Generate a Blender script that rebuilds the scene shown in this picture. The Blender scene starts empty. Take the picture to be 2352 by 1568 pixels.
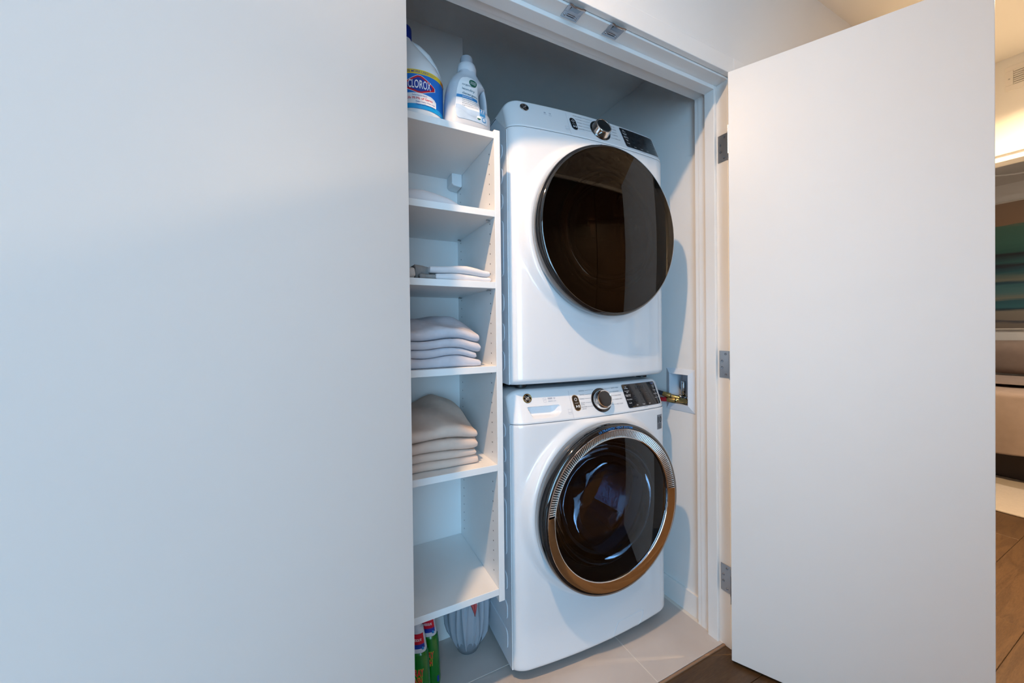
import bpy, bmesh, math, random
from math import sin, cos, pi, sqrt, radians, atan2, tan
from mathutils import Matrix, Vector, noise

random.seed(7)
scene = bpy.context.scene
COL = scene.collection

# ------------------------------------------------------------------ camera
F_PX, IMG_W = 851.30, 2352.0
yaw, pitch, roll = radians(26.6805), radians(-0.42453), radians(0.63759)
fw = Vector((sin(yaw) * cos(pitch), cos(yaw) * cos(pitch), sin(pitch)))
rt0 = Vector((cos(yaw), -sin(yaw), 0))
dn0 = fw.cross(rt0)
rt = rt0 * cos(roll) + dn0 * sin(roll)
dn = -rt0 * sin(roll) + dn0 * cos(roll)
cam_d = bpy.data.cameras.new('camera')
cam_d.sensor_width = 36.0
cam_d.lens = F_PX * 36.0 / IMG_W
cam_d.shift_y = -17.95 / IMG_W
cam_d.clip_start = 0.01
cam = bpy.data.objects.new('camera', cam_d)
COL.objects.link(cam)
R3 = Matrix((rt, -dn, -fw)).transposed()
cam.matrix_world = Matrix.Translation((0, 0, 1.22)) @ R3.to_4x4()
scene.camera = cam

# ------------------------------------------------------------------ world, exposure, daylight
scene.view_settings.view_transform = 'Standard'
scene.view_settings.look = 'None'
scene.view_settings.gamma = 1.0
scene.view_settings.use_curve_mapping = False
scene.view_settings.exposure = 0.15
scene.cycles.use_denoising = True
scene.cycles.max_bounces = 5
scene.cycles.diffuse_bounces = 4
scene.cycles.glossy_bounces = 3
scene.cycles.transmission_bounces = 2
scene.cycles.transparent_max_bounces = 8
scene.cycles.use_adaptive_sampling = True
scene.cycles.adaptive_threshold = 0.06
scene.cycles.adaptive_min_samples = 12
scene.cycles.use_light_tree = False
scene.cycles.light_sampling_threshold = 0.03
scene.cycles.caustics_reflective = False
scene.cycles.caustics_refractive = False
scene.cycles.sample_clamp_indirect = 4.0
world = bpy.data.worlds.new('sky_world')
scene.world = world
world.use_nodes = True
bg = world.node_tree.nodes['Background']
bg.inputs[0].default_value = (0.45, 0.66, 1.0, 1)
bg.inputs[1].default_value = 0.6

DAY_COL = (0.385, 0.73, 1.0)
LAMP_COL = (1.0, 0.65, 0.37)
WARM_COL = (1.0, 0.69, 0.38)
DAY_W, LAMP_W, HALL_W, BED_W = 78.0, 36.0, 60.0, 36.0


def area(name, loc, rot, sx, sy, power, col, shape='RECTANGLE', spread=None):
    l = bpy.data.lights.new(name, 'AREA')
    l.shape = shape
    l.size = sx
    if shape in ('RECTANGLE', 'ELLIPSE'):
        l.size_y = sy
    l.energy = power
    l.color = col
    if spread:
        l.spread = spread
    o = bpy.data.objects.new(name, l)
    COL.objects.link(o)
    o.location = loc
    o.rotation_euler = rot
    return o


# daylight entering through the tall window behind the photographer, to the left
area('window_daylight', (-.76, -1.96, 1.36), (radians(90), 0, 0), 1.36, 2.46, DAY_W, DAY_COL)

# ------------------------------------------------------------------ materials
MATS = {}


def nt(name):
    m = bpy.data.materials.new(name)
    m.use_nodes = True
    n = m.node_tree.nodes
    return m, n, m.node_tree.links, n['Principled BSDF']


def mat(name, col, rough=0.5, metal=0.0, coat=0.0, noise_s=0, noise_a=0.0, bump=0.0, bump_s=200, spec=None, alpha=None, trans=0.0, ior=None, emit=None, sss=0.0):
    m, n, l, p = nt(name)
    c = (col[0], col[1], col[2], 1)
    p.inputs['Base Color'].default_value = c
    p.inputs['Roughness'].default_value = rough
    p.inputs['Metallic'].default_value = metal
    p.inputs['Coat Weight'].default_value = coat
    p.inputs['Coat Roughness'].default_value = 0.05
    if spec is not None:
        p.inputs['Specular IOR Level'].default_value = spec
    if alpha is not None:
        p.inputs['Alpha'].default_value = alpha
    if trans:
        p.inputs['Transmission Weight'].default_value = trans
    if ior:
        p.inputs['IOR'].default_value = ior
    if sss:
        p.inputs['Subsurface Weight'].default_value = sss
        p.inputs['Subsurface Radius'].default_value = (0.02, 0.02, 0.02)
    if emit:
        p.inputs['Emission Color'].default_value = (emit[0], emit[1], emit[2], 1)
        p.inputs['Emission Strength'].default_value = emit[3]
    tc = n.new('ShaderNodeTexCoord')
    if noise_a:
        t = n.new('ShaderNodeTexNoise')
        t.inputs['Scale'].default_value = noise_s
        t.inputs['Detail'].default_value = 1
        l.new(tc.outputs['Object'], t.inputs['Vector'])
        mx = n.new('ShaderNodeMixRGB')
        mx.inputs[1].default_value = c
        mx.inputs[2].default_value = (col[0] * (1 - noise_a), col[1] * (1 - noise_a), col[2] * (1 - noise_a), 1)
        l.new(t.outputs['Fac'], mx.inputs[0])
        l.new(mx.outputs[0], p.inputs['Base Color'])
    if bump:
        t2 = n.new('ShaderNodeTexNoise')
        t2.inputs['Scale'].default_value = bump_s
        t2.inputs['Detail'].default_value = 0
        l.new(tc.outputs['Object'], t2.inputs['Vector'])
        b = n.new('ShaderNodeBump')
        b.inputs['Strength'].default_value = bump
        b.inputs['Distance'].default_value = 0.001
        l.new(t2.outputs['Fac'], b.inputs['Height'])
        l.new(b.outputs[0], p.inputs['Normal'])
    MATS[name] = m
    return m


mat('wall', (0.85, 0.845, 0.835), 0.75, noise_s=3, noise_a=0.03)
mat('ceiling', (0.82, 0.81, 0.79), 0.85, noise_s=3, noise_a=0.03)
mat('trim', (0.88, 0.875, 0.865), 0.34, noise_s=4, noise_a=0.02)
mat('door_paint', (0.84, 0.835, 0.825), 0.40, noise_s=5, noise_a=0.02)
mat('laminate', (0.86, 0.855, 0.85), 0.38)
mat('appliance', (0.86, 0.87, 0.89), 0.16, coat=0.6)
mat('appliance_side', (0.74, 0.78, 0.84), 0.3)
mat('recess_white', (0.76, 0.80, 0.86), 0.35)
mat('seam', (0.18, 0.20, 0.25), 0.6)
mat('black_gloss', (0.008, 0.008, 0.009), 0.06, coat=1.0)
mat('black_matte', (0.012, 0.012, 0.013), 0.45)
mat('display_glass', (0.010, 0.011, 0.014), 0.08, coat=0.6)
mat('chrome', (0.86, 0.84, 0.82), 0.05, metal=1.0)
mat('chrome_rib', (0.80, 0.79, 0.78), 0.14, metal=1.0)
mat('satin_steel', (0.50, 0.50, 0.51), 0.36, metal=1.0, bump=0.12, bump_s=600)
mat('zinc', (0.46, 0.50, 0.56), 0.3, metal=1.0, bump=0.1, bump_s=400)
mat('drum_steel', (0.36, 0.37, 0.40), 0.25, metal=1.0)
mat('gasket', (0.14, 0.17, 0.22), 0.45)
mat('brass', (0.55, 0.40, 0.16), 0.22, metal=1.0)
mat('red_rubber', (0.45, 0.01, 0.02), 0.4)
mat('tie_red', (0.52, 0.08, 0.08), 0.5)
mat('dark_rubber', (0.03, 0.035, 0.05), 0.5)
mat('ink', (0.10, 0.11, 0.14), 0.6)
mat('ink_soft', (0.42, 0.44, 0.50), 0.6)
mat('white_ink', (0.75, 0.76, 0.78), 0.5)
mat('grey_ink', (0.14, 0.16, 0.19), 0.4)
mat('dim_ink', (0.05, 0.055, 0.06), 0.4)
mat('blue_ink', (0.02, 0.22, 0.62), 0.5)
mat('sticker_grey', (0.20, 0.22, 0.25), 0.35)
mat('dark_hole', (0.03, 0.03, 0.035), 0.8)
mat('pipe_steel', (0.55, 0.55, 0.56), 0.12, metal=1.0)
mat('box_plastic', (0.74, 0.80, 0.88), 0.35)
mat('bleach_plastic', (0.78, 0.79, 0.80), 0.38, sss=0.0)
mat('blue_cap', (0.004, 0.02, 0.22), 0.35)
mat('detergent_plastic', (0.50, 0.54, 0.60), 0.28, coat=0.2)
mat('cap_clear', (0.34, 0.36, 0.40), 0.25, coat=0.3)
mat('cap_white', (0.62, 0.65, 0.70), 0.35)
mat('paper_white', (0.82, 0.83, 0.85), 0.45)
mat('label_yellow', (0.85, 0.60, 0.02), 0.4)
mat('label_orange', (0.80, 0.22, 0.01), 0.4)
mat('label_blue', (0.0, 0.16, 0.60), 0.4)
mat('label_sky', (0.0, 0.32, 0.70), 0.4)
mat('label_navy', (0.004, 0.03, 0.30), 0.4)
mat('label_red', (0.62, 0.0, 0.02), 0.4)
mat('label_green', (0.0, 0.10, 0.06), 0.4)
mat('label_teal', (0.05, 0.14, 0.20), 0.5)
mat('label_mid', (0.03, 0.23, 0.52), 0.4)
mat('label_pale', (0.50, 0.66, 0.85), 0.4, noise_s=40, noise_a=0.3)
mat('green_plastic', (0.002, 0.15, 0.008), 0.25, coat=0.3)
mat('neck_plastic', (0.62, 0.62, 0.66), 0.3)
mat('grout', (0.78, 0.74, 0.68), 0.9)
mat('tile_edge', (0.30, 0.18, 0.11), 0.5)
mat('rug', (0.50, 0.43, 0.36), 0.95, noise_s=60, noise_a=0.15, bump=0.6, bump_s=120)
mat('linen', (0.36, 0.275, 0.23), 0.9, noise_s=25, noise_a=0.12, bump=0.5, bump_s=160)
mat('bed_base', (0.05, 0.035, 0.03), 0.8)
mat('frame_white', (0.70, 0.66, 0.60), 0.4)
mat('vent_white', (0.80, 0.78, 0.76), 0.4)
mat('ring_white', (0.75, 0.75, 0.75), 0.4)
mat('lamp_lens', (1, 1, 1), 0.5, emit=(1.0, 0.82, 0.62, 6.0))
mat('window_frame_paint', (0.6, 0.6, 0.6), 0.4)
mat('dark_door', (0.10, 0.055, 0.03), 0.4, noise_s=6, noise_a=0.3)
mat('sofa_dark', (0.05, 0.045, 0.04), 0.8, noise_s=10, noise_a=0.2)


def fabric(name, col, dark=0.25, scale=700.0):
    m, n, l, p = nt(name)
    p.inputs['Roughness'].default_value = 0.95
    p.inputs['Specular IOR Level'].default_value = 0.15
    tc = n.new('ShaderNodeTexCoord')
    mp = n.new('ShaderNodeMapping')
    mp.inputs['Rotation'].default_value = (0, radians(40), 0)
    l.new(tc.outputs['Object'], mp.inputs['Vector'])
    w = n.new('ShaderNodeTexWave')
    w.inputs['Scale'].default_value = scale / 6.28
    w.inputs['Distortion'].default_value = 1.5
    w.inputs['Detail'].default_value = 1.5
    l.new(mp.outputs[0], w.inputs['Vector'])
    t = n.new('ShaderNodeTexNoise')
    t.inputs['Scale'].default_value = 60
    t.inputs['Detail'].default_value = 6
    l.new(tc.outputs['Object'], t.inputs['Vector'])
    mu = n.new('ShaderNodeMath')
    mu.operation = 'MULTIPLY'
    l.new(w.outputs['Fac'], mu.inputs[0])
    l.new(t.outputs['Fac'], mu.inputs[1])
    mx = n.new('ShaderNodeMixRGB')
    mx.inputs[1].default_value = (col[0], col[1], col[2], 1)
    mx.inputs[2].default_value = (col[0] * (1 - dark), col[1] * (1 - dark), col[2] * (1 - dark), 1)
    l.new(mu.outputs[0], mx.inputs[0])
    l.new(mx.outputs[0], p.inputs['Base Color'])
    b = n.new('ShaderNodeBump')
    b.inputs['Strength'].default_value = 0.30
    b.inputs['Distance'].default_value = 0.0006
    l.new(mu.outputs[0], b.inputs['Height'])
    l.new(b.outputs[0], p.inputs['Normal'])
    MATS[name] = m


fabric('linen_grey', (0.66, 0.64, 0.69), 0.42, 1400)
fabric('linen_beige', (0.74, 0.58, 0.49), 0.32, 1400)
fabric('terry_white', (0.74, 0.72, 0.74), 0.18, 1500)
fabric('terry_grey', (0.30, 0.28, 0.27), 0.2, 1500)
fabric('terry_cream', (0.60, 0.54, 0.50), 0.2, 1500)


def make_tile_mat():
    m, n, l, p = nt('tile')
    p.inputs['Roughness'].default_value = 0.42
    tc = n.new('ShaderNodeTexCoord')
    oi = n.new('ShaderNodeObjectInfo')
    ad = n.new('ShaderNodeVectorMath')
    ad.operation = 'ADD'
    l.new(tc.outputs['Object'], ad.inputs[0])
    l.new(oi.outputs['Location'], ad.inputs[1])
    t = n.new('ShaderNodeTexNoise')
    t.inputs['Scale'].default_value = 5
    t.inputs['Detail'].default_value = 8
    l.new(ad.outputs[0], t.inputs['Vector'])
    cr = n.new('ShaderNodeValToRGB')
    cr.color_ramp.elements[0].position = 0.3
    cr.color_ramp.elements[0].color = (0.56, 0.51, 0.48, 1)
    cr.color_ramp.elements[1].position = 0.7
    cr.color_ramp.elements[1].color = (0.62, 0.57, 0.54, 1)
    l.new(t.outputs['Fac'], cr.inputs[0])
    l.new(cr.outputs[0], p.inputs['Base Color'])
    MATS['tile'] = m


def make_wood():
    m, n, l, p = nt('wood')
    p.inputs['Roughness'].default_value = 0.42
    tc = n.new('ShaderNodeTexCoord')
    oi = n.new('ShaderNodeObjectInfo')
    sc = n.new('ShaderNodeVectorMath')
    sc.operation = 'SCALE'
    sc.inputs['Scale'].default_value = 37.0
    cx = n.new('ShaderNodeCombineXYZ')
    l.new(oi.outputs['Random'], cx.inputs[0])
    l.new(oi.outputs['Random'], cx.inputs[1])
    l.new(cx.outputs[0], sc.inputs[0])
    ad = n.new('ShaderNodeVectorMath')
    ad.operation = 'ADD'
    l.new(tc.outputs['Object'], ad.inputs[0])
    l.new(sc.outputs[0], ad.inputs[1])
    mp = n.new('ShaderNodeMapping')
    mp.inputs['Scale'].default_value = (1.3, 11.0, 1.0)
    l.new(ad.outputs[0], mp.inputs['Vector'])
    big = n.new('ShaderNodeTexNoise')
    big.inputs['Scale'].default_value = 1.6
    big.inputs['Detail'].default_value = 2
    big.inputs['Distortion'].default_value = 0.6
    l.new(mp.outputs[0], big.inputs['Vector'])
    mul = n.new('ShaderNodeMath')
    mul.operation = 'MULTIPLY'
    mul.inputs[1].default_value = 30.0
    l.new(big.outputs['Fac'], mul.inputs[0])
    sn = n.new('ShaderNodeMath')
    sn.operation = 'SINE'
    l.new(mul.outputs[0], sn.inputs[0])
    fine = n.new('ShaderNodeTexNoise')
    fine.inputs['Scale'].default_value = 30
    fine.inputs['Detail'].default_value = 6
    l.new(mp.outputs[0], fine.inputs['Vector'])
    a2 = n.new('ShaderNodeMath')
    a2.operation = 'MULTIPLY_ADD'
    a2.inputs[1].default_value = 0.13
    l.new(sn.outputs[0], a2.inputs[0])
    l.new(fine.outputs['Fac'], a2.inputs[2])
    cr = n.new('ShaderNodeValToRGB')
    e = cr.color_ramp.elements
    e[0].position = 0.2
    e[0].color = (0.058, 0.029, 0.011, 1)
    e[1].position = 0.85
    e[1].color = (0.112, 0.060, 0.025, 1)
    l.new(a2.outputs[0], cr.inputs[0])
    hv = n.new('ShaderNodeHueSaturation')
    mr = n.new('ShaderNodeMapRange')
    mr.inputs['To Min'].default_value = 0.88
    mr.inputs['To Max'].default_value = 1.12
    l.new(oi.outputs['Random'], mr.inputs['Value'])
    l.new(mr.outputs[0], hv.inputs['Value'])
    l.new(cr.outputs[0], hv.inputs['Color'])
    l.new(hv.outputs[0], p.inputs['Base Color'])
    b = n.new('ShaderNodeBump')
    b.inputs['Strength'].default_value = 0.15
    b.inputs['Distance'].default_value = 0.001
    l.new(a2.outputs[0], b.inputs['Height'])
    l.new(b.outputs[0], p.inputs['Normal'])
    MATS['wood'] = m


def make_glass(name, tint, gloss_rough=0.02, f0=0.06):
    """tinted glass: mirror reflection by Fresnel over coloured transmission"""
    m = bpy.data.materials.new(name)
    m.use_nodes = True
    n, l = m.node_tree.nodes, m.node_tree.links
    n.remove(n['Principled BSDF'])
    out = n['Material Output']
    tr = n.new('ShaderNodeBsdfTransparent')
    tr.inputs[0].default_value = (tint[0], tint[1], tint[2], 1)
    gl = n.new('ShaderNodeBsdfGlossy')
    gl.inputs['Roughness'].default_value = gloss_rough
    gl.inputs['Color'].default_value = (1, 1, 1, 1)
    fr = n.new('ShaderNodeFresnel')
    fr.inputs['IOR'].default_value = (1 + sqrt(f0)) / (1 - sqrt(f0))
    mx = n.new('ShaderNodeMixShader')
    l.new(fr.outputs[0], mx.inputs[0])
    l.new(tr.outputs[0], mx.inputs[1])
    l.new(gl.outputs[0], mx.inputs[2])
    l.new(mx.outputs[0], out.inputs['Surface'])
    MATS[name] = m


def make_bag():
    m = bpy.data.materials.new('bag_film')
    m.use_nodes = True
    n, l = m.node_tree.nodes, m.node_tree.links
    p = n['Principled BSDF']
    p.inputs['Base Color'].default_value = (0.50, 0.55, 0.62, 1)
    p.inputs['Roughness'].default_value = 0.35
    tr = n.new('ShaderNodeBsdfTransparent')
    tr.inputs[0].default_value = (0.75, 0.8, 0.85, 1)
    mx = n.new('ShaderNodeMixShader')
    mx.inputs[0].default_value = 0.35
    l.new(p.outputs[0], mx.inputs[1])
    l.new(tr.outputs[0], mx.inputs[2])
    l.new(mx.outputs[0], n['Material Output'].inputs['Surface'])
    MATS['bag_film'] = m


def make_painting():
    m, n, l, p = nt('seascape')
    p.inputs['Roughness'].default_value = 0.5
    tc = n.new('ShaderNodeTexCoord')
    sx = n.new('ShaderNodeSeparateXYZ')
    l.new(tc.outputs['Object'], sx.inputs[0])
    mp = n.new('ShaderNodeMapping')
    mp.inputs['Scale'].default_value = (1, 2.2, 26)
    l.new(tc.outputs['Object'], mp.inputs['Vector'])
    t = n.new('ShaderNodeTexNoise')
    t.inputs['Scale'].default_value = 1.6
    t.inputs['Detail'].default_value = 8
    l.new(mp.outputs[0], t.inputs['Vector'])
    nz = n.new('ShaderNodeMath')
    nz.operation = 'MULTIPLY_ADD'
    nz.inputs[1].default_value = 0.06
    l.new(t.outputs['Fac'], nz.inputs[0])
    l.new(sx.outputs[2], nz.inputs[2])
    mr = n.new('ShaderNodeMapRange')
    mr.inputs['From Min'].default_value = 0.0
    mr.inputs['From Max'].default_value = 1.34
    l.new(nz.outputs[0], mr.inputs['Value'])
    cr = n.new('ShaderNodeValToRGB')
    e = cr.color_ramp.elements
    stops = [(0.0, (0.16, 0.12, 0.10)), (0.07, (0.20, 0.17, 0.14)), (0.085, (0.05, 0.06, 0.08)), (0.10, (0.22, 0.19, 0.16)),
             (0.165, (0.24, 0.22, 0.18)), (0.18, (0.01, 0.04, 0.06)), (0.20, (0.03, 0.13, 0.16)), (0.25, (0.02, 0.10, 0.13)),
             (0.265, (0.20, 0.20, 0.16)), (0.31, (0.07, 0.17, 0.18)), (0.36, (0.05, 0.15, 0.17)), (0.39, (0.01, 0.06, 0.09)),
             (0.41, (0.18, 0.19, 0.15)), (0.47, (0.02, 0.10, 0.12)), (0.525, (0.015, 0.015, 0.03)), (0.545, (0.03, 0.11, 0.11)),
             (0.61, (0.015, 0.015, 0.025)), (0.63, (0.03, 0.11, 0.09)), (0.70, (0.05, 0.15, 0.12)), (0.83, (0.07, 0.17, 0.13)),
             (0.84, (0.30, 0.19, 0.12)), (1.0, (0.34, 0.23, 0.16))]
    e[0].position, e[0].color = stops[0][0], (*stops[0][1], 1)
    e[1].position, e[1].color = stops[-1][0], (*stops[-1][1], 1)
    for pos, c in stops[1:-1]:
        el = e.new(pos)
        el.color = (*c, 1)
    l.new(mr.outputs[0], cr.inputs[0])
    l.new(cr.outputs[0], p.inputs['Base Color'])
    MATS['seascape'] = m


MATS['lamp_lens'].cycles.emission_sampling = 'NONE'
make_tile_mat()
make_wood()
make_glass('washer_glass', (0.30, 0.33, 0.38), 0.015, 0.055)
make_glass('dryer_glass', (0.12, 0.095, 0.08), 0.015, 0.045)
make_glass('window_glass', (0.95, 0.97, 1.0), 0.01, 0.02)
make_glass('bowl_glass', (0.80, 0.88, 0.97), 0.03, 0.06)
make_bag()
make_painting()


# ------------------------------------------------------------------ mesh helpers
class MB:
    def __init__(self):
        self.v, self.f = [], []

    def box(self, x0, x1, y0, y1, z0, z1):
        b = len(self.v)
        self.v += [(x0, y0, z0), (x1, y0, z0), (x1, y1, z0), (x0, y1, z0), (x0, y0, z1), (x1, y0, z1), (x1, y1, z1), (x0, y1, z1)]
        self.f += [tuple(b + i for i in q) for q in ((0, 3, 2, 1), (4, 5, 6, 7), (0, 1, 5, 4), (1, 2, 6, 5), (2, 3, 7, 6), (3, 0, 4, 7))]
        return self

    def prism(self, pts, fn0, fn1):
        """pts 2D outline (ccw); fn0/fn1 map (a,b)->xyz for both ends"""
        b = len(self.v)
        n = len(pts)
        self.v += [fn0(*p) for p in pts] + [fn1(*p) for p in pts]
        self.f.append(tuple(b + i for i in range(n))[::-1])
        self.f.append(tuple(b + n + i for i in range(n)))
        for i in range(n):
            j = (i + 1) % n
            self.f.append((b + i, b + j, b + n + j, b + n + i))
        return self

    def grid(self, fn, us, vs, close_u=False, close_v=False):
        b = len(self.v)
        nu, nv = len(us), len(vs)
        for u in us:
            for v in vs:
                self.v.append(tuple(fn(u, v)))
        for i in range(nu if close_u else nu - 1):
            for j in range(nv if close_v else nv - 1):
                i2, j2 = (i + 1) % nu, (j + 1) % nv
                self.f.append((b + i * nv + j, b + i2 * nv + j, b + i2 * nv + j2, b + i * nv + j2))
        return self

    def lathe(self, prof, n=48, axis='z', c=(0, 0, 0), a0=0.0, a1=2 * pi, cap=False):
        """prof: list of (radius, height)"""
        full = abs(a1 - a0 - 2 * pi) < 1e-6
        us = [a0 + (a1 - a0) * i / n for i in range(n if full else n + 1)]

        def fn(a, k):
            r, h = prof[k]
            if axis == 'z':
                return (c[0] + r * cos(a), c[1] + r * sin(a), c[2] + h)
            if axis == 'y':
                return (c[0] + r * cos(a), c[1] + h, c[2] + r * sin(a))
            return (c[0] + h, c[1] + r * cos(a), c[2] + r * sin(a))
        b = len(self.v)
        self.grid(fn, us, list(range(len(prof))), close_u=full)
        if cap and full:
            k = len(prof)
            self.f.append(tuple(b + i * k for i in range(n)))
            self.f.append(tuple(b + i * k + k - 1 for i in range(n))[::-1])
        return self

    def tube(self, pts, r, n=10, caps=True):
        pts = [Vector(p) for p in pts]
        b = len(self.v)
        rr = r if isinstance(r, (list, tuple)) else [r] * len(pts)
        up = Vector((0, 0, 1))
        for i, p in enumerate(pts):
            d = (pts[min(i + 1, len(pts) - 1)] - pts[max(i - 1, 0)]).normalized()
            a = d.cross(up)
            if a.length < 1e-3:
                a = d.cross(Vector((1, 0, 0)))
            a.normalize()
            c = d.cross(a)
            for k in range(n):
                t = 2 * pi * k / n
                self.v.append(tuple(p + (a * cos(t) + c * sin(t)) * rr[i]))
        for i in range(len(pts) - 1):
            for k in range(n):
                k2 = (k + 1) % n
                self.f.append((b + i * n + k, b + i * n + k2, b + (i + 1) * n + k2, b + (i + 1) * n + k))
        if caps:
            self.f.append(tuple(b + k for k in range(n))[::-1])
            e = b + (len(pts) - 1) * n
            self.f.append(tuple(e + k for k in range(n)))
        return self

    def xf(self, m):
        self.v = [tuple(m @ Vector(p)) for p in self.v]
        return self


def build(name, mb, material, parent=None, smooth=False, bevel=0.0, seg=2, loc=None, fix=True, angle=35):
    me = bpy.data.meshes.new(name)
    me.from_pydata(mb.v, [], mb.f)
    if fix:
        bm = bmesh.new()
        bm.from_mesh(me)
        bmesh.ops.recalc_face_normals(bm, faces=bm.faces)
        bm.to_mesh(me)
        bm.free()
    me.materials.append(MATS[material])
    o = bpy.data.objects.new(name, me)
    COL.objects.link(o)
    if parent:
        o.parent = parent
    if loc:
        o.location = loc
    if smooth:
        for p in me.polygons:
            p.use_smooth = True
        if smooth != 'all':
            me.set_sharp_from_angle(angle=radians(angle))
    if bevel:
        md = o.modifiers.new('edge', 'BEVEL')
        md.width = bevel
        md.segments = seg
        md.limit_method = 'ANGLE'
        md.angle_limit = radians(40)
        md.harden_normals = False
    return o


def small(o):
    o['kind'] = 'stuff'
    return o


def tag(o, label, cat, group=None):
    o['label'] = label
    o['category'] = cat
    if group:
        o['group'] = group
    return o


def thing(name, label, cat, loc=(0, 0, 0), rotz=0.0, group=None):
    o = bpy.data.objects.new(name, None)
    o.empty_display_size = 0.05
    COL.objects.link(o)
    o.location = loc
    o.rotation_euler = (0, 0, rotz)
    return tag(o, label, cat, group)


def struct(name, mb, material, parent=None, bevel=0.0, smooth=False):
    o = build(name, mb, material, parent, bevel=bevel, smooth=smooth)
    if not parent:
        o['kind'] = 'structure'
    return o


def copy_tree(o, parent=None):
    c = o.copy()
    COL.objects.link(c)
    if parent:
        c.parent = parent
    for ch in list(o.children):
        copy_tree(ch, c)
    return c


_fonts = {}


def text_mb(body, height, fn, width=None, align='C', weight=0.0, mb=None, spacing=1.0):
    """flat lettering: outline of each glyph mapped by fn(u,v)"""
    cu = bpy.data.curves.new('txt', 'FONT')
    cu.body = body
    cu.size = 1.0
    cu.offset = weight
    cu.space_character = spacing
    cu.resolution_u = 3
    o = bpy.data.objects.new('txt', cu)
    COL.objects.link(o)
    dg = bpy.context.evaluated_depsgraph_get()
    me = o.evaluated_get(dg).to_mesh()
    vs = [v.co.copy() for v in me.vertices]
    fs = [tuple(p.vertices) for p in me.polygons]
    o.evaluated_get(dg).to_mesh_clear()
    bpy.data.objects.remove(o)
    bpy.data.curves.remove(cu)
    mb = mb or MB()
    if not vs:
        return mb
    x0 = min(v.x for v in vs)
    x1 = max(v.x for v in vs)
    sy = height / 0.70
    sx = sy if width is None else width / max(x1 - x0, 1e-6)
    off = {'C': (x0 + x1) / 2, 'L': x0, 'R': x1}[align]
    b = len(mb.v)
    for v in vs:
        mb.v.append(tuple(fn((v.x - off) * sx, v.y * sy)))
    for f in fs:
        mb.f.append(tuple(b + i for i in f))
    return mb


def lin(a, b, n):
    return [a + (b - a) * i / (n - 1) for i in range(n)]


def sstep(a, b, x):
    t = max(0.0, min(1.0, (x - a) / (b - a)))
    return t * t * (3 - 2 * t)


def rrect(x0, x1, y0, y1, r, n=5):
    pts = []
    for cx, cy, a in ((x1 - r, y0 + r, -pi / 2), (x1 - r, y1 - r, 0), (x0 + r, y1 - r, pi / 2), (x0 + r, y0 + r, pi)):
        for i in range(n + 1):
            t = a + pi / 2 * i / n
            pts.append((cx + r * cos(t), cy + r * sin(t)))
    return pts

# ================================================================== STRUCTURE
CEIL, CCEIL = 2.70, 2.41            # hall ceiling, dropped closet ceiling
YF, YB = 0.880, 1.020               # front / closet face of the closet front wall
XL, XR, ZH = 0.118, 1.370, 2.165    # rough opening
RW = 1.385                          # closet right wall face
BACK = 1.98

# closet front wall (with the double-door opening)
struct('wall_front', MB().box(-2.6, XL, YF, YB, 0, CEIL).box(XR, 3.40, YF, YB, 0, CEIL).box(XL, XR, YF, YB, ZH, CEIL), 'wall')
# closet right wall with the recess for the valve box
hy0, hy1, hz0, hz1 = 1.068, 1.172, 0.886, 1.028
struct('wall_right', MB().box(RW, RW + .09, YB, hy0, 0, CCEIL).box(RW, RW + .09, hy1, BACK, 0, CCEIL)
       .box(RW, RW + .09, hy0, hy1, 0, hz0).box(RW, RW + .09, hy0, hy1, hz1, CCEIL), 'wall')
struct('wall_closet_back', MB().box(-.22, RW + .09, BACK, BACK + .08, 0, CCEIL), 'wall')
struct('wall_closet_chase', MB().box(-.14, 0.512, 1.437, BACK, 0, CCEIL), 'wall')
struct('wall_closet_left', MB().box(-.22, -.14, YB, BACK, 0, CCEIL), 'wall')
struct('ceiling_closet', MB().box(-.22, RW + .09, YB, BACK + .08, CCEIL, CCEIL + .05), 'ceiling')
# hall: tall window behind the photographer, opposite wall further right
HB, WB, HX = -.75, -1.90, .90
struct('wall_left', MB().box(-2.68, -2.60, WB, YB, 0, CEIL), 'wall')
wx0, wx1, wz0, wz1 = -1.47, -.05, .08, 2.62
struct('wall_window', MB().box(-2.68, wx0, WB - .08, WB, 0, CEIL).box(wx1, HX + .08, WB - .08, WB, 0, CEIL)
       .box(wx0, wx1, WB - .08, WB, 0, wz0).box(wx0, wx1, WB - .08, WB, wz1, CEIL), 'wall')
w1 = struct('window_1', MB().box(wx0, wx0 + .04, WB - .07, WB - .01, wz0, wz1).box(wx1 - .04, wx1, WB - .07, WB - .01, wz0, wz1)
            .box(wx0, wx1, WB - .07, WB - .01, wz0, wz0 + .05).box(wx0, wx1, WB - .07, WB - .01, wz1 - .05, wz1), 'window_frame_paint', bevel=.004)
build('pane', MB().box(wx0 + .04, wx1 - .04, WB - .042, WB - .038, wz0 + .05, wz1 - .05), 'window_glass', w1)
struct('wall_return', MB().box(HX, HX + .08, WB, HB - .08, 0, CEIL), 'wall')
ox0, ox1, oz1 = 1.02, 3.06, 2.66
struct('wall_back', MB().box(HX, ox0, HB - .08, HB, 0, CEIL).box(ox1, 3.48, HB - .08, HB, 0, CEIL).box(ox0, ox1, HB - .08, HB, oz1, CEIL), 'wall')
for k in range(2):  # unseen dark doors, added to darken the reflection in the dryer glass
    xa = ox0 + .004 + k * (ox1 - ox0) / 2
    dd = struct('door_%d' % (3 + k), MB().box(xa, xa + (ox1 - ox0) / 2 - .006, HB - .05, HB - .012, .01, oz1 - .004), 'dark_door', bevel=.003)
    xk = xa + (.90 if k == 0 else .10)
    build('door_pull', MB().box(xk - .008, xk + .008, HB - .012, HB + .012, .95, 1.15), 'satin_steel', dd, bevel=.003)
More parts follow.
